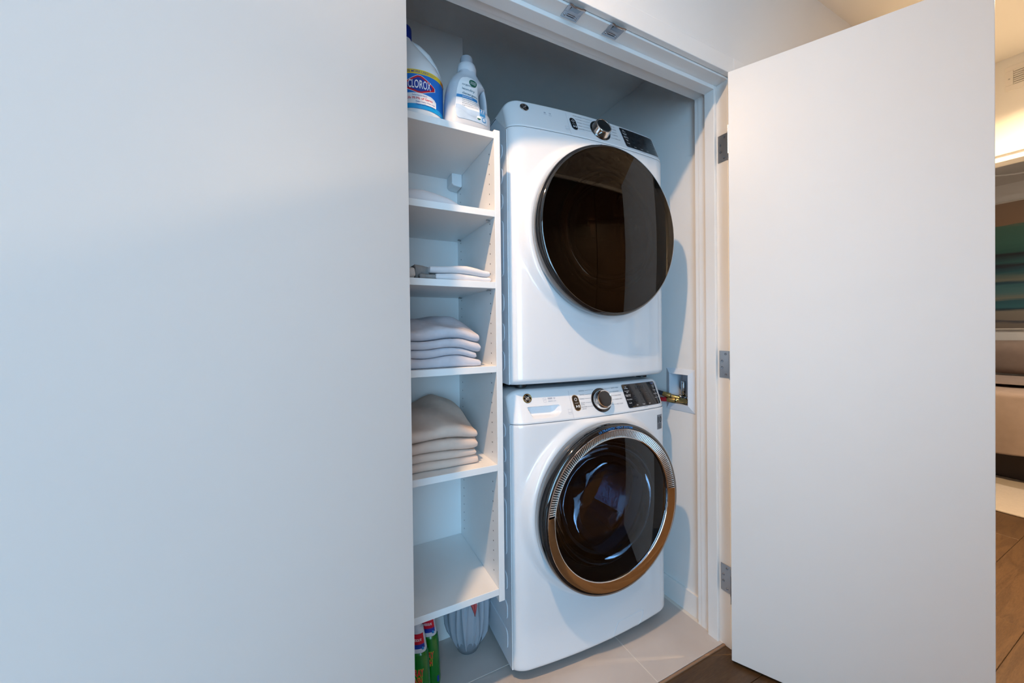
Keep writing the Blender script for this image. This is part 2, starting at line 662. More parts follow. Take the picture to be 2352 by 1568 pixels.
struct('ceiling', MB().box(-2.68, 3.48, WB - .08, YF, CEIL, CEIL + .05), 'ceiling')
# bedroom partition with doorway
dy0, dy1, dzh = -0.12, 0.78, 2.132
struct('wall_bedroom', MB().box(3.40, 3.48, dy1, YF, 0, CEIL).box(3.40, 3.48, HB, dy0, 0, CEIL).box(3.40, 3.48, dy0, dy1, dzh, CEIL), 'wall')
struct('wall_bedroom_far', MB().box(6.40, 6.48, -2.2, 3.0, 0, 2.75), 'wall')
struct('wall_bedroom_side', MB().box(3.48, 6.40, 3.0, 3.08, 0, 2.75).box(3.40, 3.48, YF, 3.08, 0, 2.75).box(3.40, 3.48, -2.2, HB - .08, 0, 2.75), 'wall')
struct('wall_bedroom_end', MB().box(3.40, 6.48, -2.28, -2.2, 0, 2.75), 'wall')
struct('ceiling_bedroom', MB().box(3.40, 6.48, -2.28, 3.08, 2.70, 2.76), 'ceiling')
# jambs, stops and casing of the closet opening
jm = MB()
jm.box(1.360, 1.3699, YF + .002, 1.006, 0, 2.1649)
jm.box(0.1181, 0.128, YF + .002, 1.006, 0, 2.1649)
jm.box(0.128, 1.360, YF + .002, 1.006, 2.155, 2.1649)
struct('trim_1', jm, 'trim', bevel=.0012)
sm = MB()
sm.box(1.3455, 1.3602, .926, .967, 0, 2.1545)
sm.box(0.128, 0.1425, .926, .967, 0, 2.1545)
sm.box(0.1425, 1.3455, .926, .967, 2.1405, 2.1552)
struct('trim_2', sm, 'trim', bevel=.0015)
cs = MB()
cs.box(1.366, 1.432, .861, YF, 0, 2.223)
cs.box(0.056, 0.122, .861, YF, 0, 2.223)
cs.box(0.122, 1.366, .861, YF, 2.161, 2.223)
struct('trim_3', cs, 'trim', bevel=.0015)
# closet-side corner bead strip
struct('trim_4', MB().box(1.3615, 1.3848, 1.0062, 1.0225, 0, 2.1649).box(.128, 1.3615, 1.0062, 1.0225, 2.1565, 2.1649), 'trim', bevel=.001)
# bedroom door casing
struct('trim_5', MB().box(3.38, 3.40, dy0 - .06, dy1 + .06, dzh, dzh + .036).box(3.365, 3.40, dy0 - .07, dy1 + .07, dzh + .036, dzh + .058)
       .box(3.382, 3.40, dy1, dy1 + .06, 0, dzh).box(3.382, 3.40, dy0 - .06, dy0, 0, dzh), 'trim', bevel=.002)
# baseboards
struct('baseboard_right', MB().box(1.374, RW, 1.0226, BACK, .004, .098), 'trim', bevel=.001)
struct('baseboard_front', MB().box(1.432, 3.382, YF - .012, YF, 0, .11), 'trim', bevel=.002)
struct('baseboard_back', MB().box(.512, RW - .011, BACK - .01, BACK, .004, .098).box(-.14, .512, 1.427, 1.437, .004, .098), 'trim', bevel=.001)

# ---- wood floor: planks running along X
fl = struct('floor', MB().box(-2.68, 6.48, -2.28, .908, -.08, -.012).box(3.42, 6.48, .908, 3.08, -.08, -.012), 'black_matte')
PW = 0.184


def plank_mesh(L):
    me = build('plank', MB().box(0, L - .0012, 0.0006, PW - .0006, -.012, 0), 'wood', bevel=.0012, seg=1)
    return me


pl = {}
row = -17
y = 0.401 - PW * 16
rows = []
while y < .90:
    rows.append(y)
    y += PW
first = {}


def place_plank(x0, x1, y0, w=PW):
    key = (round(x1 - x0, 3), round(w, 3))
    if key not in pl:
        me_o = build('plank', MB().box(0, (x1 - x0) - .0012, 0.0006, w - .0006, -.012, 0), 'wood', fl, bevel=.0012, seg=1)
        pl[key] = me_o
        me_o.location = (x0, y0, 0)
    else:
        o = pl[key].copy()
        COL.objects.link(o)
        o.parent = fl
        o.location = (x0, y0, 0)


def joints(k):
    # measured butt joints: row at .401 has one at X=2.50, row at .585 one at X=3.51
    base = {16: 2.50, 17: 3.51}.get(k, (k * 0.77) % 1.9 - 2.6)
    s = base
    while s > -2.68:
        s -= 1.9
    return s


for k, y0 in enumerate(rows):
    y1 = min(y0 + PW, .908)
    s = joints(k)
    while s < 6.40:
        a, b = max(s, -2.60), min(s + 1.9, 6.40)
        if b - a > .02:
            place_plank(a, b, y0, y1 - y0)
        s += 1.9
yy = .908
k = 0
while yy < 2.98:
    s = 3.42 - (k % 3) * .6
    while s < 6.40:
        a, b = max(s, 3.42), min(s + 1.9, 6.40)
        if b - a > .02:
            place_plank(a, b, yy, min(PW, 3.0 - yy))
        s += 1.9
    yy += PW
    k += 1

# ---- closet tile floor, 12 x 24 inch tiles
tf = struct('floor.001', MB().box(-.14, RW, .914, BACK, -.06, .0035), 'grout')
ty = [.9115, 1.2105, 1.5095, 1.8085, BACK]
for r in range(4):
    xs = [-.203, .407, 1.007, 1.607] if r % 2 == 0 else [-.508, .102, .702, 1.312, 1.9]
    for i in range(len(xs) - 1):
        a, b = max(xs[i], -.139), min(xs[i + 1], RW - .001)
        if r == 0:
            a, b = max(a, .13), min(b, 1.359)
            # the front row stands inside the jambs
        if b - a < .01:
            continue
        w, h = b - a - .003, ty[r + 1] - ty[r] - .003
        o = build('tile', MB().box(0, w, 0, h, -.006, .0008), 'tile', tf, bevel=.0008, seg=1)
        o.location = (a + .0015, ty[r] + .0015, .004)
struct('trim_6', MB().box(.128, 1.36, .9035, .9115, -.02, .0045), 'tile_edge', bevel=.0015)


# ================================================================== DOORS
def door(name, px, py, sgn, ang):
    o = bpy.data.objects.new(name, None)
    COL.objects.link(o)
    o.location = (px, py, 0)
    o.rotation_euler = (0, 0, ang)
    o['kind'] = 'structure'
    a, b = sorted((sgn * .003, sgn * .613))
    build('door_slab', MB().box(a, b, .005, .054, .012, 2.142), 'door_paint', o, bevel=.0015)
    return o


PXR, PXL, PYD = 1.352, .131, .872
d1 = door('door_1', PXL, PYD, 1, radians(-134))
d2 = door('door_2', PXR, PYD, -1, radians(117))


def hinge(dr, sgn, ang, z0, z1, jx):
    """knuckle on the pivot, one leaf on the jamb, one on the slab edge"""
    inv = Matrix.Rotation(-ang, 4, 'Z')
    h = MB()
    h.lathe([(.0001, z0), (.006, z0), (.006, z1), (.0001, z1)], 12)
    r = build('hinge', h, 'satin_steel', dr, smooth=True)
    lf = MB()
    xj = jx - PXR if sgn < 0 else jx - PXL
    x0, x1 = sorted((xj - sgn * (-.0002), xj - sgn * .002 * -1))
    lf.box(min(xj, xj + sgn * .0022), max(xj, xj + sgn * .0022), .003, .048, z0, z1)
    lf.xf(inv)
    l = build('jamb_leaf', lf, 'satin_steel', r)
    zs = [z0 + .012, z0 + .038, z0 + .063, z1 - .012]
    ys = [.023, .037, .037, .023]
    for zz, yy2 in zip(zs, ys):
        s = MB()
        s.lathe([(.0001, 0), (.0016, .0004), (.0018, .0012), (.0040, .0016), (.0046, .0010), (.0048, 0)], 14, axis='x')
        s.xf(inv @ Matrix.Translation((xj + sgn * .0022, yy2, zz)) @ (Matrix.Rotation(pi, 4, 'Z') if sgn < 0 else Matrix.Identity(4)))
        build('screw', s, 'drum_steel', r, smooth=True)
    e = MB().box(min(sgn * .0005, sgn * .003), max(sgn * .0005, sgn * .003), .004, .048, z0, z1)
    build('door_leaf', e, 'satin_steel', r)


for z0, z1 in ((1.855, 1.957), (1.033, 1.135), (.212, .315)):
    hinge(d2, -1, radians(117), z0, z1, 1.360)
    hinge(d1, 1, radians(-134), z0, z1, .128)

# strike plates of the two ball catches under the head jamb
for k, (x0, x1, lab) in enumerate(((.635, .691, 'zinc strike plate under the closet door head, the one further from the hinges'),
                                   (.791, .847, 'zinc strike plate under the closet door head, the one nearer the hinges'))):
    t = thing('strike_plate', lab, 'strike plate', ((x0 + x1) / 2, .90, 2.155), 0, 'ball catch strike plates under the door head')
    w = (x1 - x0) / 2
    p = MB()
    p.box(-w, w, -.002, .021, -.0016, 0)
    p.box(-w, -.016, -.024, -.002, -.0016, 0).box(.016, w, -.024, -.002, -.0016, 0)
    # ramp towards the lip
    p.grid(lambda u, v: (u, v, -.0016 + .0 - .004 * sstep(-.006, -.024, v)), lin(-.016, .016, 2), lin(-.002, -.024, 6))
    build('plate', p, 'zinc', t, bevel=.0004)
    q = MB()
    q.tube([(-w, -.0265, -.003), (-.017, -.0265, -.003), (-.013, -.0265, -.0055), (.013, -.0265, -.0055), (.017, -.0265, -.003), (w, -.0265, -.003)], .0034, 8)
    build('lip', q, 'zinc', t, smooth=True)
    build('slot', MB().box(-.013, .013, .0085, .0115, -.0021, -.0017), 'dark_hole', t)
    build('slot_rib', MB().box(-.014, .014, .004, .008, -.0032, -.0016), 'zinc', t, bevel=.0008)
    for sx in (-.020, .020):
        s = MB().lathe([(.0001, -.0022), (.0012, -.0022), (.0030, -.0030), (.0036, -.0018)], 12)
        s.xf(Matrix.Translation((sx, .0105, 0)))
        build('screw', s, 'drum_steel', t, smooth=True)


# ================================================================== LIGHT FIXTURES
def downlight(loc, label, power, col, r=.038, spread=None):
    t = thing('downlight', label, 'ceiling light', loc, 0, 'recessed ceiling downlights')
    build('trim_ring', MB().lathe([(r + .004, 0), (r + .006, -.004), (r + .022, -.005), (r + .026, 0)], 40), 'trim', t, smooth=True)
    build('lens', MB().lathe([(.0005, -.0012), (r + .004, -.0012)], 32), 'lamp_lens', t)
    o = area('downlight_glow', (loc[0], loc[1], loc[2] - .006), (0, 0, 0), 2 * r, 2 * r, power, col, 'DISK', spread)
    return t


downlight((-.17, .415, CEIL), 'round white recessed downlight in the hall ceiling right above the camera', LAMP_W, LAMP_COL)
downlight((2.70, .30, CEIL), 'round white recessed downlight in the hall ceiling near the bedroom doorway', HALL_W, WARM_COL, spread=radians(138))
downlight((4.6, -.3, 2.70), 'round white recessed downlight in the bedroom ceiling', BED_W, (1.0, .84, .68))  # no fitting known here; added to brighten the bedroom

# ================================================================== WASHER AND DRYER
HW = .3555
DCX, DCH, DR = .004, .539, .304


def bow(x):
    ax = abs(x)
    y = .2 * x * x
    if ax > .3:
        e = min((ax - .3) / .0555, 1.0)
        y += .03 * (1 - sqrt(max(0, 1 - e * e)))
    return y


def xlist(n):
    xs = lin(-.3, .3, n)
    cor = [.3 + .0555 * sin(pi / 2 * i / 10) for i in range(1, 11)]
    return [-c for c in cor[::-1]] + xs + cor


def machine(kind, label, z0, seam, top):
    W = kind == 'washing_machine'
    t = thing(kind, label, 'washing machine' if W else 'clothes dryer', (.9175, 1.083, z0), radians(-1.6))
    PH = top - seam
    lean = .045

    def front_y(x, h):
        y = bow(x)
        r = sqrt((x - DCX) ** 2 + (h - DCH) ** 2)
        w = (1 - sstep(.306, .340, r)) * (1 - sstep(.322, .352, abs(x))) * (1 - sstep(seam - .014, seam - .002, h))
        y = y * (1 - w) + (-.010) * w
        if h < .022:
            y += .022 * (1 - sqrt(max(0, 1 - ((.022 - h) / .022) ** 2)))
        if h > seam - .006:
            y += .002 * (h - seam + .006) / .006
        return y

    # ---- front panel with the round door hole
    xs = xlist(121)
    hs = lin(0, .022, 9)[:-1] + lin(.022, seam - .006, 150) + [seam - .003, seam - .001]
    f = MB()
    idx = {}
    for i, x in enumerate(xs):
        for j, h in enumerate(hs):
            f.v.append((x, front_y(x, h), h))
    nh = len(hs)
    for i in range(len(xs) - 1):
        for j in range(nh - 1):
            cx, ch = (xs[i] + xs[i + 1]) / 2, (hs[j] + hs[j + 1]) / 2
            if (cx - DCX) ** 2 + (ch - DCH) ** 2 < .272 ** 2:
                continue
            f.f.append((i * nh + j, (i + 1) * nh + j, (i + 1) * nh + j + 1, i * nh + j + 1))
    fp = build('front_panel', f, 'appliance', t, smooth='all', fix=False)
    # ---- cabinet: sides, back, top, base
    yb = .74
    ye = .0555
    sl = .155
    prof = [(ye, 0.0), (ye, seam - .004), (sl - .02, top - .042), (sl, top - .037), (yb, top - .037), (yb, 0.0)]
    c = MB()
    for s in (-1, 1):
        c.prism(prof, lambda a, b, s=s: (s * HW, a, b), lambda a, b, s=s: (s * (HW - .004), a, b))
    c.box(-HW + .004, HW - .004, yb - .004, yb, 0, top - .037)
    c.box(-HW + .004, HW - .004, ye + .01, yb - .004, 0.012, .018)
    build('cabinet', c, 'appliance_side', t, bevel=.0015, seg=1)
    # bright folded edge where the side sheet meets the front
    build('edge_strip', MB().box(-HW - .0012, -HW + .004, ye - .0035, ye + .003, .004, seam - .006), 'appliance', t, bevel=.001)
    # pressed panels on the left side
    ems = [(.045, .115), (.150, .215), (.255, .320), (.38, .58), (.62, .675), (.71, .765), (.80, .85)]
    for a, b in ems:
        e = MB()
        e.prism(rrect(.088, .66, a, b, .02), lambda p, q: (-HW + .0005, p, q), lambda p, q: (-HW - .0022, p + .0015 if p < .3 else p - .0015, q))
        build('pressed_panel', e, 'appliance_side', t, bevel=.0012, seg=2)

    # ---- control panel
    def P(x, h, off=0.0):
        """point on the sloping fascia; h measured from the machine base"""
        k = (h - seam) / PH
        y = bow(x) + lean * k
        nrm = Vector((.4 * x, -1, lean / PH)).normalized() * off
        return (x + nrm[0], y + nrm[1], h + nrm[2])

    RT = .012

    def topz(x):
        e = max(0.0, (abs(x) - .300) / .0555)
        return top - .034 * (1 - sqrt(max(0, 1 - e * e)))

    def dent(x, h):
        if not W:
            return 0
        # drawer pull: straight top edge, slanted lower left corner
        u0 = -.294 + max(0, (.911 - h)) * .45
        u1 = -.165 - max(0, (.890 - h)) * 1.2
        a = sstep(u0 - .001, u0 + .006, x) * (1 - sstep(u1 - .028, u1, x))
        b = sstep(.874, .884, h) * (1 - sstep(.9095, .9125, h))
        return .024 * a * b

    px_ = lin(-.3, .3, 171)
    cor = [.3 + .0555 * sin(pi / 2 * i / 10) for i in range(1, 11)]
    pxs = [-q for q in cor[::-1]] + px_ + cor
    rows_ = lin(0, 1, 44)
    m = MB()

    def prow(x, k):
        zt = topz(x)
        if k < 44:                       # fascia
            q = rows_[k]
            h = seam + .0008 + q * (zt - RT - seam)
            p = P(x, h)
            return (p[0], p[1] + dent(x, h) + (.0022 * (1 - sstep(0, .05, q))), h)
        if k < 52:                       # rounded top edge
            a = (k - 43) / 8 * radians(78)
            h0 = zt - RT
            p = P(x, h0)
            return (x, p[1] + RT * (1 - cos(a)) + .004 * (k - 43) / 8, h0 + RT * sin(a))
        p = P(x, zt - RT)
        return (x, max(p[1] + .03, .165), zt - .002)
    m.grid(prow, pxs, list(range(53)))
    for s in (-1, 1):                    # wrapped ends
        b = len(m.v)
        for k in range(52):
            p = prow(s * HW, k)
            m.v.append(p)
            q = (p[2] - seam) / PH
            m.v.append((s * (HW + .0004), max(p[1] + .002, ye + 1.10 * (p[2] - seam) + .006), p[2]))
        for k in range(51):
            m.f.append((b + 2 * k, b + 2 * k + 1, b + 2 * k + 3, b + 2 * k + 2))
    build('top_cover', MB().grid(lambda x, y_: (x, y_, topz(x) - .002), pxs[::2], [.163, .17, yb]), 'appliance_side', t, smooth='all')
    cp = build('control_panel', m, 'appliance', t, smooth=True, angle=50)
    build('seam_shadow_gap', MB().grid(lambda x, k: (x * .992, bow(x) + .006 + k * .001, seam - .004 + k * .007), xlist(41), [0, 1]), 'seam', t, smooth='all')

    def patch(name, xl0, xl1, h0, h1, r, off, matname, parent, slant=0.0, n=14):
        """thin plate following the fascia; xl0/xl1 left/right edges at bottom, slant moves the top"""
        def fn(u, v):
            h = h0 + (h1 - h0) * v
            d = min(h - h0, h1 - h)
            ins = 0
            if d < r:
                ins = r - sqrt(max(0, r * r - (r - d) ** 2))
            a = xl0 + slant * v + ins
            b = xl1 + slant * v - ins
            return P(a + (b - a) * u, h, off)
        vs = [0, .02, .05, .1] + lin(.15, .85, 6) + [.9, .95, .98, 1]
        mm = MB().grid(fn, lin(0, 1, n), vs)
        nu, nv = n, len(vs)
        base = len(mm.v)
        ring = [i * nv for i in range(nu)] + [(nu - 1) * nv + j for j in range(1, nv)] + [i * nv + nv - 1 for i in range(nu - 2, -1, -1)] + [j for j in range(nv - 2, 0, -1)]
        for i in ring:
            p = mm.v[i]
            mm.v.append((p[0], p[1] + off + .003, p[2]))
        for i in range(len(ring)):
            j = (i + 1) % len(ring)
            mm.f.append((ring[i], ring[j], base + j, base + i))
        return build(name, mm, matname, parent, smooth=True)

    dh = 0 if W else (seam - .858)       # dryer legends sit higher
    tx = lambda x, h, off=.0007: (lambda u, v: P(x + u, h + dh + v * .93, off))

    def rect(mb, x, h, w, hh, off=.0007):
        b = len(mb.v)
        mb.v += [P(x - w / 2, h + dh - hh / 2, off), P(x + w / 2, h + dh - hh / 2, off), P(x + w / 2, h + dh + hh / 2, off), P(x - w / 2, h + dh + hh / 2, off)]
        mb.f.append((b, b + 1, b + 2, b + 3))

    # emblem: chrome rim, black disc, curled monogram
    EX, EH = -.2885, .942 + dh
    em_n = Vector((.4 * EX, -1, lean / PH)).normalized()
    em_o = Vector(P(EX, EH))
    ax = Vector((1, .4 * EX, 0)).normalized()
    ay = em_n.cross(ax) * -1
    if ay.z < 0:
        ay = -ay
    emx = Matrix(((ax.x, ay.x, em_n.x, em_o.x), (ax.y, ay.y, em_n.y, em_o.y), (ax.z, ay.z, em_n.z, em_o.z), (0, 0, 0, 1)))
    er = .0165
    e1 = MB().lathe([(er, -.001), (er, .0014), (er - .0012, .0022), (er - .0032, .0018), (er - .0036, .0008)], 36)
    eb = build('emblem', e1.xf(emx), 'brass' if W else 'pipe_steel', cp, smooth=True)
    build('emblem_disc', MB().lathe([(.0001, .0010), (er - .0034, .0010)], 32).xf(emx), 'black_gloss', cp)
    mg = MB()
    for q in range(4):                   # four swirls round the rim
        a0 = q * pi / 2 + .35
        pts = [(.0115 * cos(a0 + s_ * .16), .0115 * sin(a0 + s_ * .16), .0014) for s_ in range(6)]
        pts.append((.0096 * cos(a0 + .95), .0096 * sin(a0 + .95), .0014))
        mg.tube(pts, [.0004, .0005, .0006, .0006, .0006, .0005, .0003], 6)
    for a in (.6, 2.4, 3.9, 5.5):        # curled letter strokes
        pts = [(.0042 * cos(a) + .0030 * cos(s_), .0042 * sin(a) + .0030 * sin(s_), .0014) for s_ in [a - 2.6 + k_ * .5 for k_ in range(11)]]
        mg.tube(pts, .0006, 6)
    mg.tube([(-.0065, -.0045, .0014), (0, .0006, .0014), (.0062, .0052, .0014)], .0009, 6)
    small(build('emblem_monogram', mg.xf(emx), 'frame_white' if W else 'pipe_steel', cp, smooth=True))

    # power / start pill
    patch('power_button', -.1105, -.0855, .887 + dh, .939 + dh, .0125, .0016, 'black_gloss', t, slant=-.004)
    patch('power_button_rim', -.1125, -.0835, .885 + dh, .941 + dh, .0140, .0008, 'chrome' if W else 'cap_white', t, slant=-.004)
    ic = MB()
    off2 = .0022
    b = len(ic.v)
    n_ = 20
    for k in range(n_ + 1):
        a = pi / 2 + .5 + (2 * pi - 1.0) * k / n_
        for rr in (.0042, .0056):
            ic.v.append(P(-.1005 + rr * cos(a), .925 + dh + rr * sin(a), off2))
    for k in range(n_):
        ic.f.append((b + 2 * k, b + 2 * k + 1, b + 2 * k + 3, b + 2 * k + 2))
    rect(ic, -.1005, .9295, .0014, .005, off2)
    rect(ic, -.0995, .912, .016, .0008, off2)
    b = len(ic.v)
    ic.v += [P(-.1045, .896 + dh, off2), P(-.1045, .906 + dh, off2), P(-.0975, .901 + dh, off2)]
    ic.f.append((b, b + 1, b + 2))
    rect(ic, -.0945, .901, .0022, .009, off2)
    rect(ic, -.0905, .901, .0022, .009, off2)
    small(build('power_symbols', ic, 'white_ink', t, fix=False))

    # dial
    KX, KH = .0135 if W else .0200, .914 + dh
    kn = Vector((.4 * KX, -1, lean / PH)).normalized()
    ax = Vector((1, .4 * KX, 0)).normalized()
    ay = ax.cross(kn) * -1
    if ay.z < 0:
        ay = -ay
    ko = Vector(P(KX, KH))
    kmx = Matrix(((ax.x, ay.x, kn.x, ko.x), (ax.y, ay.y, kn.y, ko.y), (ax.z, ay.z, kn.z, ko.z), (0, 0, 0, 1)))
    build('dial_ring', MB().lathe([(.0460, -.004), (.0460, .0012), (.0445, .0026), (.030, .0026)], 48).xf(kmx), 'black_gloss', t, smooth=True)
    kd = build('dial', MB().lathe([(.0385, .001), (.0385, .004), (.0372, .006), (.0345, .022), (.0330, .0242), (.0300, .0245), (.0290, .0236)], 56).xf(kmx), 'chrome', t, smooth=True)
    build('dial_cap', MB().lathe([(.0001, .0238), (.0292, .0238)], 48).xf(kmx), 'black_gloss', kd)
    mk = MB().box(-.0022, .0022, -.003, .003, -.0006, .0006)
    mk.xf(kmx @ Matrix.Rotation(radians(168), 4, 'Z') @ Matrix.Translation((.0362, 0, .013)) @ Matrix.Rotation(radians(82), 4, 'Y'))
    build('dial_mark', mk, 'ink', kd)

    # legends round the dial with their leader lines
    if W:
        left = [('NORMAL', .953), ('WHITES', .939), ('TOWELS', .925), ('BULKY', .911), ('SANITIZE', .897)]
        right = [('QUICK WASH', .953), ('DELICATES', .939), ('COLD WASH', .925), ('RINSE & SPIN', .911), ('SELF CLEAN', .894)]
    else:
        left = [('MIXED LOADS', .953), ('COTTONS', .939), ('TOWELS', .925), ('BULKY', .911), ('SANITIZE', .897)]
        right = [('QUICK DRY', .953), ('DELICATES', .939), ('CASUALS', .925), ('NORMAL', .911), ('TIMED DRY', .894)]
    lg = MB()
    for i, (s_, h) in enumerate(left):
        e = [-.055, -.058, -.062, -.062, -.058][i]
        text_mb(s_, .0042, tx(e, h - .002), align='R', mb=lg)
        x1 = KX - sqrt(max(.0001, .0475 ** 2 - (h - .914) ** 2)) if abs(h - .914) < .0475 else KX - .01
        rect(lg, (e + .002 + x1) / 2, h, x1 - e - .002, .0007)
    if W:
        text_mb('Bedding', .0036, tx(-.066, .9035), align='R', mb=lg)
        text_mb('with Oxi', .0036, tx(-.062, .889), align='R', mb=lg)
    for i, (s_, h) in enumerate(right):
        e = [.072, .077, .079, .081, .082][i]
        text_mb(s_, .0042, tx(e, h - .002), align='L', mb=lg)
        x0 = KX + sqrt(max(.0001, .0475 ** 2 - (h - .914) ** 2)) if abs(h - .914) < .0475 else KX + .01
        rect(lg, (e - .002 + x0) / 2, h, e - .002 - x0, .0007)
    small(build('dial_legends', lg, 'ink', t, fix=False))
    # faint feature badges left of the buttons
    bd = MB()
    if W:
        rect(bd, -.203, .9365, .018, .005)
        rect(bd, -.203, .9285, .018, .001)
        rect(bd, -.203, .926, .018, .001)
        for yy_ in (.939, .925):
            rect(bd, -.224, yy_, .011, .0006)
        for xx_ in (-.2295, -.2185):
            rect(bd, xx_, .932, .0006, .014)
        text_mb('4.8', .0045, tx(-.224, .931), mb=bd)
    else:
        rect(bd, -.212, .936, .007, .005)
        rect(bd, -.212, .929, .012, .001)
    wx_ = -.186 if W else -.192
    for rr in (.0018, .0040, .0062):
        b = len(bd.v)
        for k in range(9):
            a = pi / 4 + pi / 2 * k / 8
            for q in (rr, rr + .0011):
                bd.v.append(P(wx_ + q * cos(a), .9315 + dh + q * sin(a), .0007))
        for k in range(8):
            bd.f.append((b + 2 * k, b + 2 * k + 1, b + 2 * k + 3, b + 2 * k + 2))
    rect(bd, wx_, .927, .012, .0012)
    for (cx_, w_, hh_) in ((-.140, .0006, .017), (-.1265, .0006, .017)):
        rect(bd, cx_, .8865, w_, hh_)
    for yy_ in (.8785, .8835, .8945):
        rect(bd, -.1333, yy_, .0135, .0006 if yy_ != .8835 else .0012)
    small(build('badges', bd, 'ink_soft', t, fix=False))

    # display
    dp = patch('display', .137, .3275, .8725 + dh, .9605 + dh, .006, .0012, 'display_glass', t, slant=-.010, n=30)
    patch('display_rim', .1345, .3300, .8700 + dh, .9630 + dh, .008, .0006, 'cap_white', t, slant=-.010, n=30)
    d1_, d2_, d3_ = MB(), MB(), MB()
    tw = lambda x, h: tx(x, h, .0020)
    if W:
        L = [('My', .951), ('Settings', .9455), ('Time Saver', .9355), ('ON', .930), ('Delay Wash', .921), ('Hold 3 sec', .9165), ('Warm Rinse', .904), ('Sound', .8905)]
        Rr = [('Tumble', .9435), ('Care', .939), ('Prewash', .927), ('Extra Rinse', .913), ('Extra Lock', .898)]
    else:
        L = [('My', .951), ('Settings', .9455), ('Extended', .9355), ('Tumble', .931), ('Delay Dry', .921), ('Hold 3 sec', .9165), ('Damp', .9075), ('Alert', .903), ('Sound', .8905)]
        Rr = [('Washer Link', .953), ('Eco Dry', .941), ('Warm Up', .927), ('Lock', .913), ('Dry More', .898)]
    for s_, h in L:
        text_mb(s_, .0040, tw(.1535 - (h - .8725) * .09, h - .002), mb=d1_, weight=.01)
    for s_, x in (('Soil' if W else 'Level', .186), ('Temp', .222), ('Spin' if W else 'Time', .257)):
        text_mb(s_, .0040, tw(x, .8785), mb=d1_, weight=.01)
    for s_, h in Rr:
        text_mb(s_, .0036, tw(.311 - (h - .8725) * .09, h - .002), mb=(d1_ if W else d2_), weight=.008)
    small(build('display_legends', d1_, 'white_ink', dp, fix=False))
    if W:
        text_mb('UltraFresh', .0036, tw(.302, .9535), mb=d3_, weight=.012)
        text_mb('Vent', .0036, tw(.302, .949), mb=d3_, weight=.012)
        small(build('display_accent', d3_, 'blue_ink', dp, fix=False))
    else:
        small(build('display_accent', d2_, 'grey_ink', dp, fix=False))
    d4_ = MB()
    for k in range(3):                    # unlit seven-segment digits
        xk = .205 + k * .016
        for (sx_, sh_, w_, h_) in ((0, .013, .009, .0016), (0, .0065, .009, .0016), (0, 0, .009, .0016), (-.005, .0098, .0016, .005), (.005, .0098, .0016, .005), (-.005, .0033, .0016, .005), (.005, .0033, .0016, .005)):
            rect(d4_, xk + sx_, .937 + sh_, w_, h_, .0018)
    for cx_, in ((.184,), (.220,), (.256,)):
        for k in range(5):
            rect(d4_, cx_, .9245 - k * .0065, .014, .0014, .0018)
    small(build('display_segments', d4_, 'dim_ink', dp, fix=False))
    rm = MB()
    rect(rm, .232, .8695, .022, .0016, .0010)
    build('display_note', rm, 'ink_soft', dp, fix=False)
    # fascia joint lines
    jl = MB()
    jl.grid(lambda u, v: P(-.1235 + u * .0008, seam + .004 + v * (PH - .02), .0004), [0, 1], lin(0, 1, 8))
    build('panel_joint', jl, 'ink_soft', t, fix=False)

    # ---- round door
    c_ = (DCX, 0, DCH)
    dr = thing_part('door_assembly', t)
    if W:
        build('door_ring', MB().lathe([(.262, -.010), (.298, -.012), (.3015, -.016), (DR, -.040), (DR + .0005, -.056), (.301, -.066), (.296, -.0715), (.2885, -.0732), (.2872, -.068)], 128, 'y', c_), 'black_gloss', dr, smooth=True, angle=50)
        # chrome band: plain below, slotted above
        build('chrome_band', MB().lathe([(.2874, -.0725), (.2858, -.0752), (.2838, -.0750), (.2560, -.0675), (.2540, -.0672), (.2525, -.0640), (.2525, -.058)], 96, 'y', c_, a0=pi - .10, a1=2 * pi + .10), 'chrome', dr, smooth=True, angle=60)
        lips = MB()
        lips.lathe([(.2874, -.0725), (.2858, -.0752), (.2836, -.0750), (.2836, -.068)], 96, 'y', c_, a0=-.10, a1=pi - .10)
        lips.lathe([(.2575, -.062), (.2575, -.0685), (.2540, -.0676), (.2525, -.0640), (.2525, -.058)], 96, 'y', c_, a0=-.10, a1=pi - .10)
        small(build('chrome_lips', lips, 'chrome', dr, smooth=True, angle=50))
        build('vent_shadow', MB().lathe([(.2840, -.0655), (.2570, -.0610)], 96, 'y', c_, a0=-.10, a1=pi - .10), 'black_matte', dr)
        rb = MB()
        nr = 112
        for k in range(nr):
            a = -.09 + (pi - .02) * (k + .5) / nr
            ca, sa = cos(a), sin(a)
            hw2 = .0023
            ring_ = []
            for (r_, y_) in ((.2838, -.0735), (.2570, -.0672)):
                for (q, dy) in ((-hw2, .006), (-hw2 * .6, .0006), (0, 0), (hw2 * .6, .0006), (hw2, .006)):
                    ring_.append((DCX + r_ * ca - q * sa, y_ + dy, DCH + r_ * sa + q * ca))
            b = len(rb.v)
            rb.v += ring_
            for q in range(4):
                rb.f.append((b + q, b + q + 1, b + 5 + q + 1, b + 5 + q))
        o = build('vent_ribs', rb, 'chrome_rib', dr, smooth='all', fix=False)
        o['kind'] = 'stuff'
        o['label'] = 'fine chrome ribs over the upper half of the round door'
        # lettering along the top of the ring
        tr_ = MB()
        R_ = .2893
        msg = 'ULTRAFRESH VENT SYSTEM'

        def arc(u, v):
            a = pi / 2 + .008 - u / R_
            r_ = R_ + v
            return (DCX + r_ * cos(a), -.0742 + max(0, r_ - .2945) * .4, DCH + r_ * sin(a))
        text_mb(msg, .0078, arc, width=.150, mb=tr_, weight=.006)
        small(build('door_lettering', tr_, 'blue_ink', dr, fix=False))
        # glass, slightly domed
        gp = [(.0004, -.0705)] + [(.2528 * k / 12, -.0705 + .009 * (k / 12) ** 2) for k in range(1, 13)]
